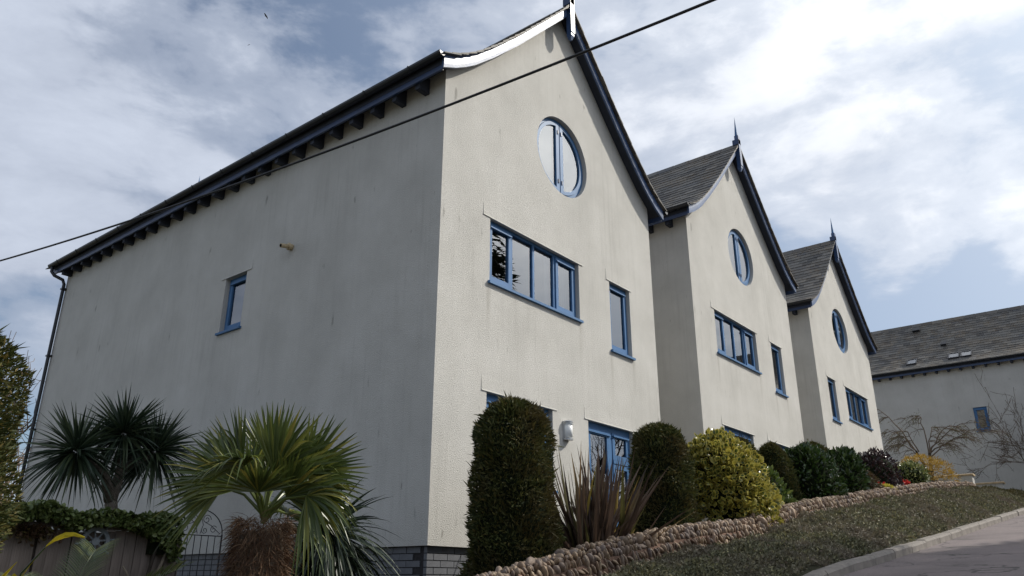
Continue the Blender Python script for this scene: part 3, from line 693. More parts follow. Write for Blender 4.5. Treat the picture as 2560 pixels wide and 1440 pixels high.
# ------------------------------------------------------------------ wall lamp, card behind the round window, cable, birds
lampo = thing('wall_lamp', (2.72, 0, 1.53), 'white half-round wall lamp between the conifer and the blue door', 'lamp')
MB().box((-.075, -.03, 0), (.075, -.001, .27)).obj('back_plate', 'lamp_metal', lampo)
hc = lambda r, z0, z1, n=12: MB().add([(r * cos(pi + pi * k / n), -.031 + r * 1.15 * sin(pi + pi * k / n), z) for z in (z0, z1) for k in range(n + 1)], [(k, k + 1, n + 2 + k, n + 1 + k) for k in range(n)] + [tuple(range(n + 1))[::-1], tuple(range(n + 1, 2 * n + 2))])
hc(.066, .03, .24).obj('diffuser', 'lamp_glass', lampo, True)
for z in (.0, .225, .255): hc(.078, z, z + .014).obj('band', 'lamp_metal', lampo)
MB().add([(2.98, .145, 5.62), (3.12, .145, 5.60), (3.17, .16, 5.86), (2.98, .148, 5.62), (3.12, .148, 5.60), (3.17, .163, 5.86)], [(0, 1, 2), (5, 4, 3), (0, 3, 4, 1), (1, 4, 5, 2), (2, 5, 3, 0)]).obj('paper_card', 'card_white', None, label='small white paper triangle behind the nearest round window', category='card')
pts = []
for s in np.linspace(-1.2, 1.7, 60):
    A = np.array([-2.47, 7.93]); Bc = np.array([-.96, -4.31]); q = A + (Bc - A) * s
    z = 4.68 - .74 * s + .61 * s * s
    pts.append((q[0], q[1], z))
MB().tube(pts, .0145, 8).obj('overhead_cable', 'cable_black', None, True, label='black overhead cable crossing diagonally in front of the houses', category='cable')
def gull(loc, span, rz, roll, label):
    mb = MB(); L = span * .36
    mb.tube([(-L * .5, 0, 0), (-L * .3, 0, 0), (0, 0, 0), (L * .3, 0, .01), (L * .45, 0, .02), (L * .58, 0, .0)], [.01 * span, .05 * span, .075 * span, .05 * span, .04 * span, .005 * span], 8)
    for s in (-1, 1):
        st = [(0, .02, .13), (.2, .09, .12), (.38, .05, .09), (.5, -.02, .02)]; o = []
        for a, z, c in st: o += [(c * span, s * a * span, z * span), (-c * span * .7, s * a * span, z * span - .004), (0, s * a * span, z * span + .02 * span)]
        f = []
        for i in range(3):
            b = i * 3; f += [(b, b + 3, b + 5, b + 2), (b + 2, b + 5, b + 4, b + 1), (b + 1, b + 4, b + 3, b)]
        mb.add(o, f)
    o = mb.obj('gull', 'bird_grey', None, True, loc, label=label, category='bird', group='gulls in the sky'); o.rotation_euler = (roll, .1, rz)
gull((23.33, 45.53, 46.17), .62, radians(115), .25, 'gull with spread wings, higher of two birds in the sky')
gull((22.42, 46.05, 42.8), .26, radians(40), -.5, 'tiny gull, lower of two birds in the sky')

# ------------------------------------------------------------------ pebble garden wall
gw = thing('pebble_wall', (0, -1.85, 0), 'low garden wall of rounded pebbles climbing beside the bank', 'wall')
WX = np.arange(-5, 22.95, .25); sec = [(-.22, -.62), (-.21, -.13), (-.12, -.06), (0, -.035), (.12, -.06), (.2, -.13), (.21, -.62)]
def wy(x): return .55 * max(0, (x - 21.2) / 1.7) ** 2     # the far end curls back
V = [(x, y + wy(x), float(wt(x)) + z) for x in WX for y, z in sec]; n = 7
F = [(i * n + k, (i + 1) * n + k, (i + 1) * n + k + 1, i * n + k + 1) for i in range(len(WX) - 1) for k in range(n - 1)]
me = npmesh('core', V, F, 'mortar_brown', True); link('core', me, gw)
mb = MB(); mb.add([(22.9, y + wy(22.9), float(wt(22.9)) + z) for y, z in sec], [tuple(range(7))]); mb.obj('end_face', 'mortar_brown', gw)
def pebmesh(seed):
    r = np.random.default_rng(seed); mb = MB(); ns, nr = 7, 4; vs = [(0, 0, 1)]
    for i in range(1, nr):
        for k in range(ns):
            t = pi * i / nr; p = 2 * pi * (k + .5 * (i % 2)) / ns; q = 1 + r.normal() * .07; vs.append((q * sin(t) * cos(p), q * sin(t) * sin(p), q * cos(t)))
    vs.append((0, 0, -1)); fs = [(0, 1 + k, 1 + (k + 1) % ns) for k in range(ns)]
    for i in range(nr - 2):
        for k in range(ns): a = 1 + i * ns; fs.append((a + k, a + ns + k, a + ns + (k + 1) % ns, a + (k + 1) % ns))
    b = 1 + (nr - 2) * ns; fs += [(b + k, len(vs) - 1, b + (k + 1) % ns) for k in range(ns)]
    return mb.add(vs, fs)
PEB = [pebmesh(s) for s in range(5)]; PEBM = [p.mesh('pebble', 'pebble', True) for p in PEB]
plist = []
rows = [(.12, -.045, .35), (.035, -.018, .1), (-.05, -.014, -.2), (-.125, -.042, -.6), (-.185, -.10, -1.0), (-.22, -.18, -1.4), (-.225, -.265, -1.5)]
for ri_, (ry_, rz_, tilt) in enumerate(rows):
    x = -4.6 + .03 * ri_
    while x < 22.9:
        s = .84 * float(np.exp(rng.normal() * .28)); sm = 1.0 if ri_ < 5 else .75
        plist.append((x, ry_ + float(rng.normal() * .008), rz_ + float(rng.normal() * .006), tilt, s * sm)); x += .056 * s * sm + .004 + (.05 * float(rng.random()) if ri_ >= 5 else 0)
def pebM(p):
    x, y, z, tilt, s = p; yy = y + wy(x); sl = math.atan2(float(wt(x + .1) - wt(x - .1)), .2)
    loc = Vector((x, yy, float(wt(x)) + z)); R = Matrix.Rotation(tilt + rng.normal() * .12, 4, 'X') @ Matrix.Rotation(rng.normal() * .28 - .72, 4, 'Z') @ Matrix.Rotation(-sl + rng.normal() * .25 + .25, 4, 'Y')
    return Matrix.Translation(loc) @ R @ Matrix.Diagonal((.0275 * s, .080 * (.55 + .45 * s) * (1 + rng.normal() * .15), .040 * s, 1))
dist_ = [(Vector((p[0], p[1] - 1.85, float(wt(p[0])))) - CAM).length if p[0] > -1.0 else 99 for p in plist]
order = np.argsort(dist_); near = set(order[:300].tolist()); parts = []
for i, p in enumerate(plist):
    M = pebM(p); k = i % 5
    if i in near: o = link('pebble', PEBM[k], gw); o.matrix_local = M
    else:
        A = np.array(M); v = np.array(PEB[k].v) @ A[:3, :3].T + A[:3, 3]; parts.append((v, k))
Vs, Fs, off = [], [], 0
for v, k in parts:
    f = [q if len(q) == 4 else (q[0], q[1], q[2], q[2]) for q in PEB[k].f]
    tri = []
    for q in PEB[k].f: tri += [q] if len(q) == 3 else [(q[0], q[1], q[2]), (q[0], q[2], q[3])]
    Vs.append(v); Fs.append(np.array(tri) + off); off += len(v)
link('pebble_mass', npmesh('pebble_mass', np.concatenate(Vs), np.concatenate(Fs), 'pebble', True), gw, kind='stuff')

# ------------------------------------------------------------------ ground cover on the bank
n = 150000
u = rng.random(n); x = -2.5 + (np.exp(u * math.log(36 / 6.5)) - 1) * 6.5 * (34 / 29.5); y = -3.47 + 1.42 * rng.random(n)
keep = (x < 33); x, y = x[keep], y[keep]; n = len(x)
tt = np.clip((y + 3.48) / 1.38, 0, 1); end = np.clip((x - 22.8) / 3, 0, 1)
z = (zr(x) + .08) * (1 - tt) + (wt(x) - bank_off(x)) * tt
lump = .045 * np.sin(x * 3.1 + 1.3 * np.sin(y * 4)) * np.sin(y * 5.3 + x * 1.7) + .03 * np.sin(x * 9.7 + y * 3) * np.sin(y * 11)
z = z + .07 + .09 * np.sin(np.pi * np.clip(tt, 0, 1)) + lump + rng.random(n) * .06 - .03
P = np.stack([x, y, z], 1); A = unit(rnd_dir(n) + np.array([0, -.35, .45])); S = unit(np.cross(A, rnd_dir(n)))
sc = .026 + .0011 * np.hypot(x + 6.5, y + 6.5); V, F = diamonds(P, A, S, sc * (.8 + .6 * rng.random(n)), sc * .62)
isv = np.repeat(np.repeat(x > 21.5 - 2.5 * (y + 3), 1), 1)
def sub(mask):
    V4 = V.reshape(-1, 4, 3)[mask].reshape(-1, 3); b = np.arange(mask.sum())[:, None] * 4
    return V4, np.concatenate([b + [0, 1, 2], b + [0, 2, 3]], 1).reshape(-1, 3)
for nm, mk, lab, m_ in (('ground_cover', ~isv, 'low dark green ground cover carpeting the bank below the pebble wall', 'ground_leaf'), ('verge_growth', isv, 'brownish green verge growth at the far top of the bank', 'verge_leaf')):
    v, f = sub(mk); link(nm, npmesh(nm, v, f, m_), kind='stuff', label=lab, category='ground cover')

# ------------------------------------------------------------------ shrubs
def conifer_column(name, loc, h, r, label, m_='thuja_dark', n=16000, L=.06, group=None, seed=1, rtop=.8, lean=(0, 0)):
    r_ = np.random.default_rng(seed); t = thing(name, loc, label, 'conifer', group)
    def rad(zz, th):
        q = np.clip(zz / h, 0, 1); base = np.where(q < .12, .90 + .8 * q, 1.0)
        k = np.clip((q - rtop) / (1 - rtop), 0, 1); base = base * np.sqrt(np.maximum(1 - k ** 2.2, 0)) * (1.0 - .24 * q)
        lum = 1 + .06 * np.sin(2 * th + 1.3 * zz / r + 1.7 * seed) + .06 * np.sin(3 * th + 2.1 * zz / r + seed) + .055 * np.sin(5 * th - 3.7 * zz / r + 2 * seed) + .04 * np.sin(2 * th + 6.1 * zz / r) + .03 * np.sin(11 * th + 4 * np.sin(3 * zz / r)) * np.sin(9 * zz / r + 2 * th)
        return r * base * lum
    zz = h * (1 - (1 - r_.random(n)) ** 1.0); th = r_.random(n) * 2 * pi
    tp = r_.random(n) < .16; zz = np.where(tp, h * (1 - .12 * r_.random(n) ** 2), zz)
    rr = rad(zz, th) * (1.0 - .22 * r_.random(n) ** 2 + .03 * r_.random(n))
    rr = np.where(tp, rr * np.sqrt(r_.random(n)), rr)
    P = np.stack([rr * np.cos(th) + lean[0] * zz, rr * np.sin(th) + lean[1] * zz, zz], 1)
    O = np.stack([np.cos(th), np.sin(th), np.full(n, .55)], 1); clump = np.stack([np.sin(7 * th + 9 * zz), np.cos(5 * th - 8 * zz), np.sin(11 * zz + 3 * th)], 1)
    A = unit(O + .9 * r_.normal(size=(n, 3)) * .6 + .35 * clump); S = unit(np.cross(A, r_.normal(size=(n, 3))))
    V, F = diamonds(P, A, S, L * (.5 + 1.1 * r_.random(n) ** 1.5) * np.where(r_.random(n) < .02, 2.0, 1.0), L * .34)
    link('foliage', npmesh('foliage', V, F, m_), t)
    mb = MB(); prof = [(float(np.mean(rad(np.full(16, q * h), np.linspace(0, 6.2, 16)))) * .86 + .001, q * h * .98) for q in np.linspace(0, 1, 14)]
    mb.lathe(prof, 20); mb.v = [(a + lean[0] * c, b + lean[1] * c, c) for a, b, c in mb.v]; mb.obj('shade_core', 'foliage_core', t, True)  # added dark core, blocks the view through; shade is in its colour
    MB().tube([(0, 0, -.25), (0, 0, h * .5)], .05, 8).obj('trunk', 'bark_brown', t)
    return t
def shrub(name, loc, blobs, label, m_, n, L, Wd, cat='shrub', group=None, up=.35, hexl=True, spread=.9, core=True, seed=3, flat=1.0):
    """leaves over the outside of a few merged lumps"""
    r_ = np.random.default_rng(seed); t = thing(name, loc, label, cat, group)
    C = np.array([b[:3] for b in blobs]); R = np.array([b[3:6] for b in blobs]); wgt = (R ** 2).sum(1); k = r_.choice(len(blobs), n, p=wgt / wgt.sum())
    d = unit(r_.normal(size=(n, 3))); d[:, 2] = np.where(d[:, 2] < -.72, -d[:, 2], d[:, 2])
    lum = 1 + .06 * np.sin(6 * d[:, 0] + 5 * d[:, 2] + seed) + .06 * np.sin(9 * d[:, 1] - 4 * d[:, 2])
    P = C[k] + d * R[k] * (lum * (1 - .28 * r_.random(n) ** 1.6 + .05 * r_.random(n)))[:, None]
    A = unit(d * [1, 1, flat] + np.array([0, 0, up]) + spread * r_.normal(size=(n, 3)) * .7); S = unit(np.cross(A, d + .7 * r_.normal(size=(n, 3))))
    if hexl:
        V, F, mg = hexleaves(P, A, S, L * (.65 + .7 * r_.random(n)), Wd * (.8 + .4 * r_.random(n))); link('foliage', npmesh('foliage', V, F, m_, False, mg), t)
    else:
        V, F = diamonds(P, A, S, L * (.65 + .7 * r_.random(n)), Wd); link('foliage', npmesh('foliage', V, F, m_), t)
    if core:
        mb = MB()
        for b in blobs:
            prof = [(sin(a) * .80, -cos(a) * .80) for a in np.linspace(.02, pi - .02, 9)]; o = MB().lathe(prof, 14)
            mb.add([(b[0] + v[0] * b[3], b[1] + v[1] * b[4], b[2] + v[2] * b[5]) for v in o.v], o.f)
        mb.obj('shade_core', 'foliage_core', t, True)  # added dark lumps under the leaves, coloured as inner shade
    mb = MB()
    for q in range(3):
        a = q * 2.1; mb.tube([(0, 0, -.2), (.05 * cos(a), .05 * sin(a), .1), tuple(C[q % len(C)])], [.02, .016, .008], 6)
    mb.obj('stems', 'bark_brown', t)
    return t
conifer_column('clipped_conifer', (.12, -1.12, -.62), 2.10, .49, 'tall round-topped clipped conifer left of the wall lamp', n=30000, L=.055, group='clipped conifers', seed=2)
conifer_column('clipped_conifer', (3.38, -1.12, -.10), 1.80, .47, 'clipped conifer covering the blue door, right of the bronze flax', n=22000, L=.055, group='clipped conifers', seed=5)
conifer_column('clipped_conifer', (6.80, -.85, .45), 1.56, .42, 'dark clipped conifer behind the yellow variegated bush', n=12000, L=.055, group='clipped conifers', seed=7, rtop=.6)
conifer_column('clipped_conifer', (7.75, -1.05, .60), 1.42, .40, 'dark clipped conifer between variegated bush and glossy laurel', n=12000, L=.055, group='clipped conifers', seed=9, rtop=.6)
conifer_column('clipped_conifer', (10.85, -.75, 1.10), 1.38, .66, 'wide low clipped conifer behind the glossy laurel', n=12000, L=.06, group='clipped conifers', seed=11, rtop=.5)
shrub('variegated_bush', (4.66, -1.48, .30), [(0, 0, .68, .62, .55, .68), (.30, -.12, .40, .50, .48, .46), (-.22, .05, .88, .42, .42, .48), (.28, -.30, .18, .38, .30, .30), (.05, .1, 1.0, .4, .4, .34), (.55, -.05, .62, .32, .36, .42)], 'large yellow and green variegated bush spilling over the pebble wall', 'variegated', 9000, .088, .066, seed=4, up=.25)
shrub('pale_green_shrub', (6.32, -1.5, .58), [(0, 0, .42, .24, .22, .36), (.05, -.1, .25, .26, .22, .22)], 'small pale green shrub at the right foot of the variegated bush', 'pale_leaf', 650, .10, .045, seed=6, up=.5)
shrub('laurel_bush', (8.60, -1.45, .80), [(0, 0, .60, .60, .48, .60), (.2, -.1, .35, .52, .42, .42), (-.15, .1, .85, .40, .38, .36)], 'dark glossy laurel bush in front of the wide conifer', 'laurel', 3600, .10, .04, seed=8, up=.45)
shrub('laurel_bush', (10.72, -1.42, 1.10), [(0, 0, .55, .42, .40, .55), (.1, 0, .85, .28, .3, .32)], 'upright green laurel left of the red flowers', 'laurel', 2000, .12, .042, seed=12, up=.8)
shrub('brown_shrub', (11.3, -1.62, 1.32), [(0, 0, .26, .40, .28, .30), (.4, 0, .22, .34, .26, .24)], 'low rusty brown shrub below the red flowers', 'brown_leaf', 1700, .06, .02, seed=13, hexl=False)
shrub('purple_shrub', (13.3, -1.38, 1.50), [(0, 0, .55, .62, .50, .52), (.5, 0, .36, .52, .42, .36), (-.3, 0, .42, .42, .4, .44), (.1, .1, .78, .30, .3, .24)], 'dark purple-leaved shrub in front of the farthest house', 'purple_leaf', 3600, .07, .035, seed=14)
shrub('yellow_mound', (12.2, -1.80, 1.44), [(0, 0, .08, .34, .2, .13), (.34, 0, .09, .28, .18, .10)], 'tiny bright yellow mound plant on top of the pebble wall', 'yellow_leaf', 1000, .045, .03, seed=15)
shrub('mottled_shrub', (16.3, -1.42, 1.98), [(0, 0, .30, .55, .45, .34), (.5, .1, .26, .42, .36, .28)], 'mottled cream and green shrub right of the purple shrub', 'var2_leaf', 2000, .075, .04, seed=16)
shrub('golden_shrub', (19.2, -1.15, 2.36), [(-.2, 0, .56, .75, .5, .22), (.5, -.3, .40, .55, .4, .30), (.6, -.5, .15, .35, .3, .26)], 'golden orange feathery shrub below the bare weeping tree', 'spiraea_leaf', 1900, .10, .022, seed=17, hexl=False, core=False, up=.2, flat=.55)
for i, (p, lb) in enumerate([((12.0, -1.35, 2.05), 'cluster of red flowers at the left edge of the purple shrub'), ((12.0, -1.72, 1.62), 'cluster of red flowers left of the tiny yellow mound'), ((14.3, -1.75, 1.90), 'cluster of red flowers right of the tiny yellow mound')]):
    f = thing('red_flowers', (p[0], p[1], p[2] - .2), lb, 'flowers', 'red flower clusters'); m2 = 34; r_ = np.random.default_rng(40 + i)
    P = np.array([0, 0, .2]) + r_.normal(size=(m2, 3)) * np.array([.07, .05, .04]); A = unit(r_.normal(size=(m2, 3)) + [0, -.4, .5]); V, F, mg = hexleaves(P, A, unit(np.cross(A, r_.normal(size=(m2, 3)))), .06, .05)
    link('petals', npmesh('petals', V, F, 'red_petal'), f); MB().tube([(0, 0, -.3), (0, 0, .18)], .01, 5).tube([(0, 0, -.3), (.06, 0, .18)], .01, 5).obj('stems', 'bark_brown', f)
# bronze flax
ph = thing('bronze_flax', (1.30, -1.32, -.42), 'bronze-leaved flax clump between the two nearest conifers', 'plant'); n = 260
th = rng.random(n) * 2 * pi; tilt = np.abs(rng.normal(size=n)) * .40 + .03
A = unit(np.stack([np.cos(th) * np.sin(tilt) + .10, np.sin(th) * np.sin(tilt), np.cos(tilt)], 1)); S = unit(np.cross(A, rnd_dir(n)))
P = np.stack([rng.normal(size=n) * .13, rng.normal(size=n) * .09, np.zeros(n)], 1)
V, F = strips(P, A, S, .7 + 1.0 * rng.random(n) ** .8, .055 + .025 * rng.random(n), np.where(rng.random(n) < .15, .35, .06) * (.3 + tilt), 7, lambda t: (.6 + 1.2 * t if t < .33 else 1.0) * (1 - t ** 2.2), .22)
link('leaves', npmesh('leaves', V, F, 'phormium'), ph)

# ------------------------------------------------------------------ palms by the side wall
def fan_palm(loc, label):
    t = thing('fan_palm', loc, label, 'palm'); zc = 1.82
    mb = MB(); K = 16; mb.tube([(.015 * sin(k), .015 * cos(2 * k), zc * k / K - .1) for k in range(K + 1)], [.165 + .012 * sin(k * 2.3) for k in range(K + 1)], 14); tr = mb.obj('trunk', 'bark_brown', t, True)
    n = 9000; th = rng.random(n) * 2 * pi; zz = zc * (rng.random(n) ** .6) ; rr = .165 + .03 * rng.random(n)
    P = np.stack([rr * np.cos(th), rr * np.sin(th), zz], 1); A = unit(np.stack([np.cos(th), np.sin(th), np.full(n, -.3)], 1) + .8 * rng.normal(size=(n, 3)))
    V, F = strips(P, A, unit(np.cross(A, rnd_dir(n))), .06 + .12 * rng.random(n) ** 2, .006, .35, 3); link('trunk_fibre', npmesh('trunk_fibre', V, F, 'fibre_brown'), tr)
    # crown of fans: stalk tip, pointing direction (right, up, towards the house), blade length, spread, face tilt, droop
    R_, F_, Z_ = Vector((.5735, -.8192, 0)), Vector((.8192, .5735, 0)), Vector((0, 0, 1))
    vec = lambda q: R_ * q[0] + Z_ * q[1] + F_ * q[2]
    fans = [((.10, .40, -.12), (.55, .80, -.1), .66, 1.05, .25, .04), ((-.26, .50, .05), (-.62, .78, .1), .56, .75, -.5, .03), ((-.36, .28, -.05), (-.95, .12, 0), .62, 1.25, .5, .22), ((-.08, .45, .35), (-.1, 1, .2), .58, 1.2, .15, .03),
            ((.36, .28, 0), (.95, .22, .1), .56, 1.1, .7, .28), ((-.06, .42, -.38), (-.35, .35, -.8), .48, 1.2, 1.2, .45), ((.40, .20, -.12), (.9, -.1, -.3), .58, 1.3, 1.0, .50), 
            ((.15, .30, .42), (.4, .5, .8), .58, 1.4, .5, .15), ((-.05, .48, .15), (.25, 1, 0), .60, .9, .6, .03), ((.05, .10, .45), (0, .1, 1), .55, 1.4, .9, .4),
            ((.02, .22, -.22), (.15, .55, -.5), .46, 1.3, .8, .12), ((-.12, .28, -.12), (-.5, .6, -.3), .52, 1.1, .6, .08), ((.20, .20, -.05), (.8, .45, -.2), .56, 1.1, .6, .15), ((-.02, .30, .22), (-.15, .8, .3), .6, 1.3, .4, .05),
            ((.30, .42, .10), (.8, .75, .1), .62, .9, .3, .06), ((-.30, .36, -.05), (-.95, .40, -.1), .60, .9, .4, .10)]
    for i, (hp, dv, bl, half, tilt_, dr) in enumerate(fans):
        d = vec(dv).normalized(); base = Vector((0, 0, zc - .04 + .03 * (i % 4))); hub = Vector((0, 0, zc - .03)) + vec(hp) * .9; bl *= .86
        m1 = MB().tube([tuple(base), tuple(base.lerp(hub, .5) + Vector((0, 0, .05))), tuple(hub)], [.017, .012, .009], 6)
        fr = m1.obj('frond', 'palm_green', t)
        # blade plane: mostly facing the path, tipped over by tilt_
        view = -F_; side = d.cross(view).normalized(); nrm_ = side.cross(d).normalized(); side = (side * cos(tilt_) + nrm_ * sin(tilt_)).normalized() if tilt_ > .9 else side
        nn = side.cross(d).normalized(); nn = (nn * cos(tilt_ * .6) + side * sin(tilt_ * .6)).normalized(); side = d.cross(nn).normalized()
        K = int(15 * half + 12); ang = np.linspace(-half, half, K) + rng.normal(size=K) * .015; nv = np.array(nn)
        dd = np.array(d)[None] * np.cos(ang)[:, None] + np.array(side)[None] * np.sin(ang)[:, None]
        dd = unit(dd + nv[None] * (.12 * np.cos(ang))[:, None]); S = unit(np.cross(dd, nv)); S = unit(S + nv[None] * np.where(np.arange(K) % 2, .45, -.45)[:, None])
        Lb = bl * (.82 + .18 * np.cos(ang)) * (1 + rng.normal(size=K) * .04); drp = dr * (.5 + .9 * rng.random(K)); drp = np.where(rng.random(K) < .10, drp + .35, drp)
        V, F = strips(np.repeat(np.array(hub)[None], K, 0), dd, S, Lb, .043 * bl / .6, drp, 8, lambda q: min(1, .10 + 2.2 * q) * (1 - max(0, q - .45) / .57) ** .9, .22, 2.6)
        link('blade', npmesh('blade', V, F, 'palm_green'), fr)
    return t
fan_palm((-2.86, -1.05, -1.75), 'fan palm with shaggy brown trunk in front of the iron gate')
def rosette(t, c, n, L, Wd, m_, name, down=-.75, droop=.25, axis=None, segs=5, seed=0):
    r_ = np.random.default_rng(seed); d = unit(r_.normal(size=(n * 3, 3))); d = d[d[:, 2] > down][:n]; n = len(d)
    P = np.array(c)[None] + d * .05; S = unit(np.cross(d, r_.normal(size=(n, 3)) * .5 + [0, 0, 1]))
    V, F = strips(P, d, S, L * (.75 + .35 * r_.random(n)), Wd * (.8 + .4 * r_.random(n)), droop * (.4 + r_.random(n)) * (1.1 - d[:, 2] * .7), segs, lambda q: (.5 + 1.3 * q if q < .35 else .95) * (1 - q ** 1.7), .2)
    return link(name, npmesh(name, V, F, m_), t)
co = thing('cabbage_palm', (-1.56, 4.2, -.95), 'dark cabbage palm with three spiky heads rising behind the ivy fence', 'palm')
mb = MB(); mb.tube([(0, 0, -.3), (0, 0, .9), (-.03, 0, 1.38), (-.07, 0, 1.60)], [.095, .085, .08, .075], 10)
mb.tube([(-.07, 0, 1.55), (-.22, -.05, 1.85), (-.60, -.06, 2.08)], [.08, .06, .05], 8).tube([(-.07, 0, 1.55), (.02, .05, 1.95), (-.02, .05, 2.35)], [.085, .065, .05], 8).tube([(.02, .05, 1.95), (.18, -.05, 2.08), (.33, -.1, 2.2)], [.06, .05, .045], 8)
mb.obj('trunk', 'bark_grey', co, True)
rosette(co, (-.64, -.06, 2.10), 230, .70, .052, 'cordyline_green', 'leaf_head', seed=1); rosette(co, (-.02, .05, 2.42), 230, .70, .052, 'cordyline_green', 'leaf_head', seed=2); rosette(co, (.36, -.1, 2.22), 210, .70, .052, 'cordyline_green', 'leaf_head', seed=3)
yu = thing('strap_leaf_palm', (-1.72, -.35, -1.2), 'dark low strap-leaved palm between the fan palm and the house corner', 'palm')
MB().tube([(0, 0, -.2), (0, 0, .9), (.02, 0, 1.15)], [.12, .10, .08], 10).obj('trunk', 'bark_dark', yu, True)
rosette(yu, (.02, 0, 1.22), 260, .86, .045, 'yucca_green', 'leaf_head', -.6, .75, seed=5, segs=7); rosette(yu, (.0, 0, .95), 160, .80, .045, 'yucca_green', 'leaf_head', -.4, .95, seed=6, segs=7)
# pinnate palm and the yellow leaves in front of the fence
fp = thing('feather_palm', (-4.05, -.5, -1.32), 'small feather palm with arching green fronds in front of the fence', 'palm')
for i, (az, el, L) in enumerate([(-8, 66, 1.42), (185, 70, 1.40), (30, 58, 1.35), (80, 75, 1.5), (-35, 50, 1.2), (215, 55, 1.2), (120, 62, 1.4), (10, 40, 1.1), (160, 45, 1.2)]):
    a = radians(az) - .60; d = Vector((cos(a) * cos(radians(el)), sin(a) * cos(radians(el)), sin(radians(el))))
    K = 15; pt = [Vector((0, 0, .12)) + d * L * k / K + Vector((cos(a) * .18, sin(a) * .18, -.42)) * (k / K) ** 2.2 for k in range(K + 1)]
    fr = MB().tube([tuple(p) for p in pt], [.014 * (1 - .8 * k / K) for k in range(K + 1)], 5).obj('frond', 'feather_green', fp)
    PP, AA, SS, LL = [], [], [], []
    for q in np.linspace(.22, 1, 40):
        k = min(int(q * K), K - 1); p = pt[k].lerp(pt[k + 1], q * K - k); tg = (pt[k + 1] - pt[k]).normalized(); sd2 = tg.cross(Vector((0, 0, 1))).normalized(); up = sd2.cross(tg)
        for s in (-1, 1): v = (tg * .75 + sd2 * s * .75 + up * .30).normalized(); PP.append(p[:]); AA.append(v[:]); SS.append(tg.cross(v).normalized().cross(v)[:]); LL.append(.30 * (1 - .45 * abs(q - .55)))
    V, F = strips(np.array(PP), np.array(AA), unit(np.array(SS)), np.array(LL), .017, .18, 3); link('leaflets', npmesh('leaflets', V, F, 'feather_green'), fr)
def yleaf(name, pts, side, wd, label):
    pts = [Vector(p) for p in pts]; side = Vector(side).normalized(); K = len(pts); vs = []
    for k, p in enumerate(pts):
        q = k / (K - 1); ww = wd * max(.04, (sin(pi * min(1, q * 1.02 + .06))) ** .8); vs += [tuple(p - side * ww), tuple(p + Vector((0, 0, -.012)) - Vector((.006, .006, 0))), tuple(p + side * ww)]
    return vs, [(i * 3 + j, i * 3 + 3 + j, i * 3 + 4 + j, i * 3 + 1 + j) for i in range(K - 1) for j in (0, 1)]
ylp = thing('yellow_leaf_plant', (-4.42, -.75, -1.5), 'plant with broad yellow leaves in front of the feather palm', 'plant')
Rr = Vector((.628, -.778, 0)); Uu = Vector((0, 0, 1)); base = Vector((-4.42, -.75, -1.5))
def scr(du, dz, dd=0): return Rr * du + Uu * dz + Vector((.78, .63, 0)) * dd
for pl_, sd2, wd in (([scr(.16, 1.31), scr(.21, 1.355), scr(.27, 1.38), scr(.33, 1.385), scr(.40, 1.37)], (.1, .1, 1), .019), ([scr(-.06, 1.0), scr(.03, 1.10), scr(.11, 1.24)], (.3, -.4, .5), .02), ([scr(-.12, 1.02), scr(-.02, 1.10), scr(.06, 1.05), scr(.10, .92)], (.2, -.2, .9), .055), ([scr(.04, 1.0), scr(.12, 1.05), scr(.20, 1.03), scr(.26, .93)], (.2, -.2, .9), .05), ([scr(-.12, .98), scr(-.08, 1.12), scr(0, 1.22)], (.4, -.5, .3), .03)):
    v, f = yleaf('', pl_, sd2, wd, ''); MB().add(v, f).obj('leaf', 'leaf_yellow', ylp, True)
MB().tube([(0, 0, -.2), tuple(scr(-.02, .7)), tuple(scr(.04, 1.15)), tuple(scr(.165, 1.313))], [.014, .01, .007, .005], 6).tube([(0, 0, -.2), tuple(scr(-.1, .8)), tuple(scr(-.06, 1.0))], [.014, .01, .006], 6).tube([(0, 0, -.2), tuple(scr(.03, .8)), tuple(scr(.04, 1.0))], [.012, .01, .006], 6).tube([(0, 0, -.2), tuple(scr(-.12, .8)), tuple(scr(-.12, 1.03))], [.012, .01, .006], 6).obj('stem', 'feather_green', ylp)
conifer_column('golden_conifer', (-5.36, -1.07, -1.7), 2.85, .72, 'golden brown conifer at the left edge of the view', m_='thuja_gold', n=80000, L=.038, seed=21, rtop=.72)

# ------------------------------------------------------------------ fence, ivy, gate, wheel
YF = 3.2
fe = thing('wooden_fence', (-3.6, YF, -1.1), 'weathered brown board fence under a ridge of ivy', 'fence')
x = -.4
while x < 2.38:
    wpl = .118 + float(rng.normal() * .008); hgt = 1.27 + .02 * float(rng.normal())
    bm_ = MB().box((0, 0, -.3), (wpl - .004, .02, hgt)); o = bm_.obj('plank', 'plank', fe, loc=(x, float(rng.normal() * .004), 0)); o.rotation_euler = (0, float(rng.normal() * .006), 0); x += wpl
MB().box((-.4, -.03, 1.28), (2.2, .05, 1.325)).obj('top_rail', 'plank', fe)
MB().box((-.4, .026, -.3), (2.37, .04, 1.24)).obj('gap_blocker', 'bark_dark', fe)  # added dark sheet behind the planks, keeps light out of their gaps
MB().box((2.27, -.05, -.3), (2.36, -.001 - .005, 1.05)).obj('post', 'plank', fe)
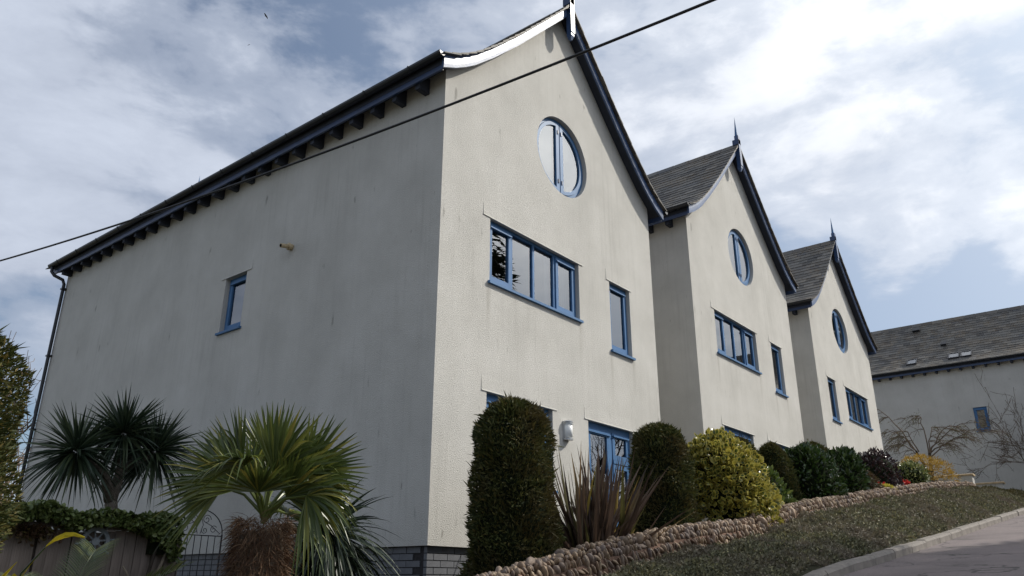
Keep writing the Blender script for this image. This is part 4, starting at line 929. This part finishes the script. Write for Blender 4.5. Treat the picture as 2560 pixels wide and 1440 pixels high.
def ivy():
    t = thing('ivy', (-2.3, YF, .2), 'ridge of green ivy draped along the top of the fence', 'ivy'); n = 6500
    u_ = rng.random(n); xx = -.95 + u_ * 2.02; topz = .17 - .02 * np.cos(xx * 4); hang = np.where(xx > .55, .05 + .36 * np.clip((xx - .62) / .4, 0, 1), .0)
    zz = topz - rng.random(n) ** .8 * (.14 + hang) + .03 * np.sin(xx * 9); yy = -.02 + (rng.random(n) - .62) * .34
    P = np.stack([xx, yy, zz], 1); A = unit(rnd_dir(n) + [0, -.7, -.1]); S = unit(np.cross(A, rnd_dir(n))); V, F, mg = hexleaves(P, A, S, .05 + .03 * rng.random(n), .055)
    link('leaves', npmesh('leaves', V, F, 'ivy_leaf'), t)
    mb = MB().box((-.95, -.09, .045), (1.0, .08, .13)); mb.box((.74, -.08, -.28), (1.0, .05, .044)); mb.obj('shade_core', 'foliage_core', t)  # added dark boxes inside the ivy, coloured as inner shade
    n = 320; xx = -.62 + rng.normal(size=n) * .13; P = np.stack([xx, np.full(n, -.08) - .03 * rng.random(n), -.03 - np.abs(rng.normal(size=n)) * .06 + .0 * xx], 1); A = unit(rnd_dir(n) + [0, -.6, -.3]); V, F, mg = hexleaves(P, A, unit(np.cross(A, rnd_dir(n))), .05, .045); link('hanging_leaves', npmesh('hanging_leaves', V, F, 'brown_leaf'), t)
ivy()
wh = thing('ship_wheel', (-2.21, YF - .06, .04), 'grey ornamental ship wheel hung on the board fence', 'ornament')
R0 = .145; mb = MB(); N = 28
for k in range(N):
    a0, a1 = 2 * pi * k / N, 2 * pi * (k + 1) / N
    q = [(rr * cos(t), y, rr * sin(t)) for t in (a0, a1) for rr, y in ((R0 - .028, -.02), (R0 + .015, -.02), (R0 + .015, .015), (R0 - .028, .015))]
    mb.add(q, [(0, 1, 5, 4), (1, 2, 6, 5), (2, 3, 7, 6), (3, 0, 4, 7)])
mb.obj('rim', 'wheel_grey', wh)
for k in range(8):
    t = 2 * pi * k / 8 + .15; MB().tube([(rr * cos(t), -.004, rr * sin(t)) for rr in (.03, R0 - .02)], [.009, .009], 7).tube([(rr * cos(t), -.003, rr * sin(t)) for rr in (R0 + .01, R0 + .04, R0 + .075)], [.008, .012, .009], 7).obj('spoke', 'wheel_grey', wh)
MB().tube([(0, -.028, 0), (0, .02, 0)], .045, 14).obj('hub', 'wheel_grey', wh)
for i, (pt, r0, lb) in enumerate([([(-1.43, YF - .12, -.75), (-1.55, YF - .10, -.35), (-1.50, YF - .08, -.10), (-1.45, YF - .06, .07)], .026, 'crooked dark driftwood branch leaning on the fence beside the ship wheel'), ([(-1.62, YF - .16, -.75), (-1.48, YF - .12, -.40), (-1.38, YF - .09, -.15), (-1.30, YF - .06, .07)], .024, 'pale straight driftwood branch leaning at the fence end'), ([(-1.78, YF - .1, -.8), (-1.76, YF - .1, -.45), (-1.79, YF - .09, -.30), (-1.85, YF - .08, -.22)], .018, 'short hooked driftwood stub low on the fence')]):
    MB().tube(pt, [r0, r0 * .9, r0 * .8, r0 * .55], 8).obj('driftwood_branch', 'bark_dark' if i == 0 else 'driftwood', None, True, label=lb, category='branch', group='driftwood by the fence')
st = thing('brick_stack', (-1.46, YF - .14, -.9), 'small stack of old bricks at the foot of the fence', 'bricks')
for c in range(9):
    for k in range(2): MB().box((k * .115 + (.03 if c % 2 else 0), 0, c * .062), (k * .115 + .107 + (.03 if c % 2 else 0), .09, c * .062 + .052)).obj('brick', 'brick_red', st)
gt = thing('iron_gate', (-1.24, YF, -1.0), 'black wrought iron garden gate with arched scrollwork top', 'gate'); gw_ = .665
for k in range(8): MB().tube([(k * gw_ / 7, 0, -.1), (k * gw_ / 7, 0, 1.172 if 0 < k < 7 else 1.19)], .0055 if 0 < k < 7 else .011, 6).obj('bar', 'iron_black', gt)
for z in (.05, 1.172): MB().tube([(0, 0, z), (gw_, 0, z)], .007, 6).obj('rail', 'iron_black', gt)
MB().tube([(gw_ / 2 - gw_ / 2 * cos(t), 0, 1.19 + .30 * sin(t)) for t in np.linspace(0, pi, 25)], .0065, 6).obj('arch', 'iron_black', gt)
def scroll(cx, cz, r, a0, turns, s): return [(cx + s * r * (1 - .8 * q) * cos(a0 + turns * 2 * pi * q), -.001, cz + r * (1 - .8 * q) * sin(a0 + turns * 2 * pi * q)) for q in np.linspace(0, 1, 26)]
for s in (-1, 1):
    c = gw_ / 2
    for q in ((c + s * .09, 1.37, .062, 0, 1.5), (c + s * .075, 1.235, .045, pi * .8, 1.4), (c + s * .20, 1.25, .05, pi * .2, 1.4)): MB().tube(scroll(*q, s), .0045, 5).obj('scroll', 'iron_black', gt)
    MB().tube([(c + s * .02, 0, 1.19), (c + s * .05, 0, 1.30), (c + s * .015, 0, 1.40), (c, 0, 1.47)], .0045, 5).obj('stem', 'iron_black', gt)
    MB().tube([(c + s * .30, 0, 1.2), (c + s * .16, 0, 1.30), (c + s * .08, 0, 1.33)], .0045, 5).obj('stem', 'iron_black', gt)

# ------------------------------------------------------------------ bare trees
def grow(segs, p, d, L, r, depth, r_, spread, up, taper=.72, kids=(2, 4), minr=.016):
    n = 4; pts = [p]; rs = [r]
    for k in range(n):
        d = (d + Vector(r_.normal(size=3)) * .13 + Vector((0, 0, up))).normalized(); p = p + d * L / n; pts.append(p); rs.append(max(r * (1 - (1 - taper) * (k + 1) / n), minr * .5))
    segs.append((pts, rs, depth))
    if depth == 0: return
    for _ in range(int(r_.integers(kids[0], kids[1] + 1))):
        k = int(r_.integers(1, n + 1)); dd = (d + Vector(r_.normal(size=3)) * spread).normalized()
        grow(segs, pts[k], dd, L * (.55 + .3 * r_.random()), rs[k] * .62, depth - 1, r_, spread, up, taper, kids, minr)
def bare_tree(name, loc, label, L, r, depth, seed, spread=.6, up=.06, m_='bark_dark', leaves=None, start=None, kids=(2, 4)):
    r_ = np.random.default_rng(seed); t = thing(name, loc, label, 'tree'); sg = []
    for d0 in (start or [(0, 0, 1)]): grow(sg, Vector((0, 0, -.1)), Vector(d0).normalized(), L, r, depth, r_, spread, up, kids=kids)
    a, b = MB(), MB()
    for pts, rs, dp_ in sg: (a if dp_ >= depth else b).tube(pts, rs, 6 if dp_ >= depth - 1 else 3, dp_ >= depth)
    a.obj('trunk', m_, t, True); b.obj('crown', m_, t)
    if leaves:
        P = np.array([tuple(p) for pts, rs, dp_ in sg if dp_ <= 1 for p in pts[1:]]); P = np.repeat(P, leaves[1], 0) + r_.normal(size=(len(P) * leaves[1], 3)) * .05
        A = unit(r_.normal(size=P.shape) + [0, 0, -.6]); V, F = diamonds(P, A, unit(np.cross(A, r_.normal(size=P.shape))), leaves[2], leaves[2] * .35); link('leaves', npmesh('leaves', V, F, leaves[0]), t)
    return t
def weeping_tree(loc, label):
    t = thing('weeping_tree', loc, label, 'tree'); r_ = np.random.default_rng(31); Rg = Vector((.10, -.99, 0)); Fg = Vector((.99, .10, 0))
    tk, cr = MB(), MB(); PP = []
    tk.tube([(0, 0, -.3), (.02, 0, .7), tuple(Rg * .05 + Vector((0, 0, 1.25)))], [.07, .06, .05], 8).tube([(0, 0, .3), tuple(Rg * -.2 + Vector((0, 0, .95))), tuple(Rg * -.35 + Vector((0, 0, 1.35)))], [.05, .04, .035], 7)
    for (o, z0, ex, ez, dp_) in [(a_, b_ + .3, c_, d_ + .75, e_) for a_, b_, c_, d_, e_ in ((-.35, 1.05, -1.7, 2.3, .3), (-.35, 1.05, -1.2, 1.35, -.3), (.05, .95, 1.5, 1.45, .2), (.05, .95, 1.0, 1.35, -.2), (.05, .95, -.1, 1.9, .1), (.05, .8, 1.2, .9, -.4), (-.2, .75, -1.0, .95, .4), (.05, .95, .3, 1.5, .6), (-.3, 1.0, -.6, 1.25, -.5), (.05, .9, 1.75, 1.15, 0))]:
        pts = []
        for k in range(9):
            q = k / 8; pts.append(Rg * (o + (ex - o) * q) + Fg * dp_ * q + Vector((0, 0, z0 + (ez - z0) * (1.7 * q - .7 * q ** 2.6) - .35 * max(0, q - .7) ** 1.5)) + Vector(r_.normal(size=3)) * .025)
        cr.tube([tuple(p) for p in pts], [.024 * (1 - .7 * k / 8) for k in range(9)], 5)
        for _ in range(13):
            k = int(r_.integers(2, 9)); p = pts[k]; sg = (1 if ex > o else -1); d = Rg * sg * (.4 + .5 * r_.random()) + Fg * r_.normal() * .45 + Vector((0, 0, .35 * r_.random()))
            L = .35 + .55 * r_.random(); tw = [tuple(p + d * L * q + Vector((0, 0, -.55 * L * q * q))) for q in (0, .33, .66, 1)]; cr.tube(tw, [.011, .009, .007, .004], 3, False); PP += tw[1:]
            for _ in range(2):
                a = Vector(tw[int(r_.integers(1, 3))]); d2 = d + Vector(r_.normal(size=3)) * .4; cr.tube([tuple(a), tuple(a + d2 * .18 + Vector((0, 0, -.06))), tuple(a + d2 * .32 + Vector((0, 0, -.2)))], [.007, .006, .004], 3, False)
    tk.obj('trunk', 'bark_dark', t, True); cr.obj('crown', 'bark_brown', t)
    P = np.repeat(np.array(PP), 4, 0) + r_.normal(size=(len(PP) * 4, 3)) * .06; A = unit(r_.normal(size=P.shape) + [0, 0, -.8]); V, F = diamonds(P, A, unit(np.cross(A, r_.normal(size=P.shape))), .055, .018); link('leaves', npmesh('leaves', V, F, 'willow_leaf'), t)
weeping_tree((23.1, -.6, 2.55), 'low weeping tree with drooping bare twigs before the long building')
bare_tree('bare_tree', (29.0, -3.3, 2.4), 'bare thin-twigged tree cut by the right edge of the view', 1.85, .036, 4, 33, .55, .03, 'bark_brown', ('brown_leaf', 1, .05), [(-.1, .35, 1), (.2, -.1, 1), (-.1, .35, 1)], kids=(3, 4))
bare_tree('bare_tree', (1.9, 17.5, -.3), 'bare tree just showing beyond the far corner of the nearest house', 3.2, .12, 4, 35, .5, .08, 'bark_brown', None, [(0, 0, 1), (-.25, 0, 1)], kids=(3, 4))

# low white walls beyond the pebble wall
def low_wall(loc, ly, hgt, label):
    t = thing('low_wall', loc, label, 'wall'); MB().box((0, 0, -.6), (.34, ly, hgt)).obj('wall', 'render_wall', t)
    MB().add([(-.04, -.05, hgt + .001), (.38, -.05, hgt + .001), (.38, ly, hgt + .001), (-.04, ly, hgt + .001), (-.04, -.05, hgt + .05), (.38, -.05, hgt + .05), (.38, ly, hgt + .05), (-.04, ly, hgt + .05), (.17, -.03, hgt + .085), (.17, ly, hgt + .085)], [(0, 3, 2, 1), (0, 1, 5, 8, 4), (2, 3, 7, 9, 6), (1, 2, 6, 5), (3, 0, 4, 7), (4, 8, 9, 7), (8, 5, 6, 9)]).obj('coping', 'stone_cap', t)
low_wall((24.0, -1.62, 2.6), 2.0, .48, 'low white wall with stone coping behind the pebble wall')
low_wall((26.1, -2.18, 2.6), 1.0, .38, 'lower white wall with stone coping past the end of the pebble wall')

# ------------------------------------------------------------------ trees across the road, seen mirrored in the windows
def big_conifer(loc, hgt, R, label, seed, pw=.8):
    t = thing('tall_conifer', loc, label, 'tree', 'tall conifers across the road'); r_ = np.random.default_rng(seed)
    MB().tube([(0, 0, -.3), (0, 0, hgt * .5), (0, 0, hgt)], [.35, .2, .03], 8).obj('trunk', 'bark_dark', t, True)
    n = 26000; q = 1 - np.sqrt(r_.random(n)); z = hgt * (.14 + .86 * q); th = r_.random(n) * 2 * pi; tier = .8 + .35 * np.sin(z * 3.3 + 2 * np.sin(th * 3 + seed)); rr = R * (1 - q) ** pw * tier * (.35 + .65 * r_.random(n) ** .5)
    P = np.stack([rr * np.cos(th), rr * np.sin(th), z - rr * .18], 1); A = unit(np.stack([np.cos(th), np.sin(th), -.25 + 0 * th], 1) + .45 * r_.normal(size=(n, 3))); V, F = diamonds(P, A, unit(np.cross(A, r_.normal(size=(n, 3)))), .25 + .4 * r_.random(n), .10)
    link('crown', npmesh('crown', V, F, 'conifer_needles'), t)
big_conifer((14.5, -13.2, 1.0), 14.7, 3.0, 'tall dark conifer mirrored in the nearest first-floor window', 51, .42)
big_conifer((53, -10.5, 3.5), 17.0, 5.0, 'tall dark conifer far up the road, mirrored in distant windows', 52)
bare_tree('bare_tree', (22.5, -13.0, 1.8), 'large bare tree across the road, mirrored in the door glass', 3.4, .16, 4, 37, .5, .08, 'bark_dark', None, [(0, 0, 1), (.3, .1, 1)], kids=(3, 4))
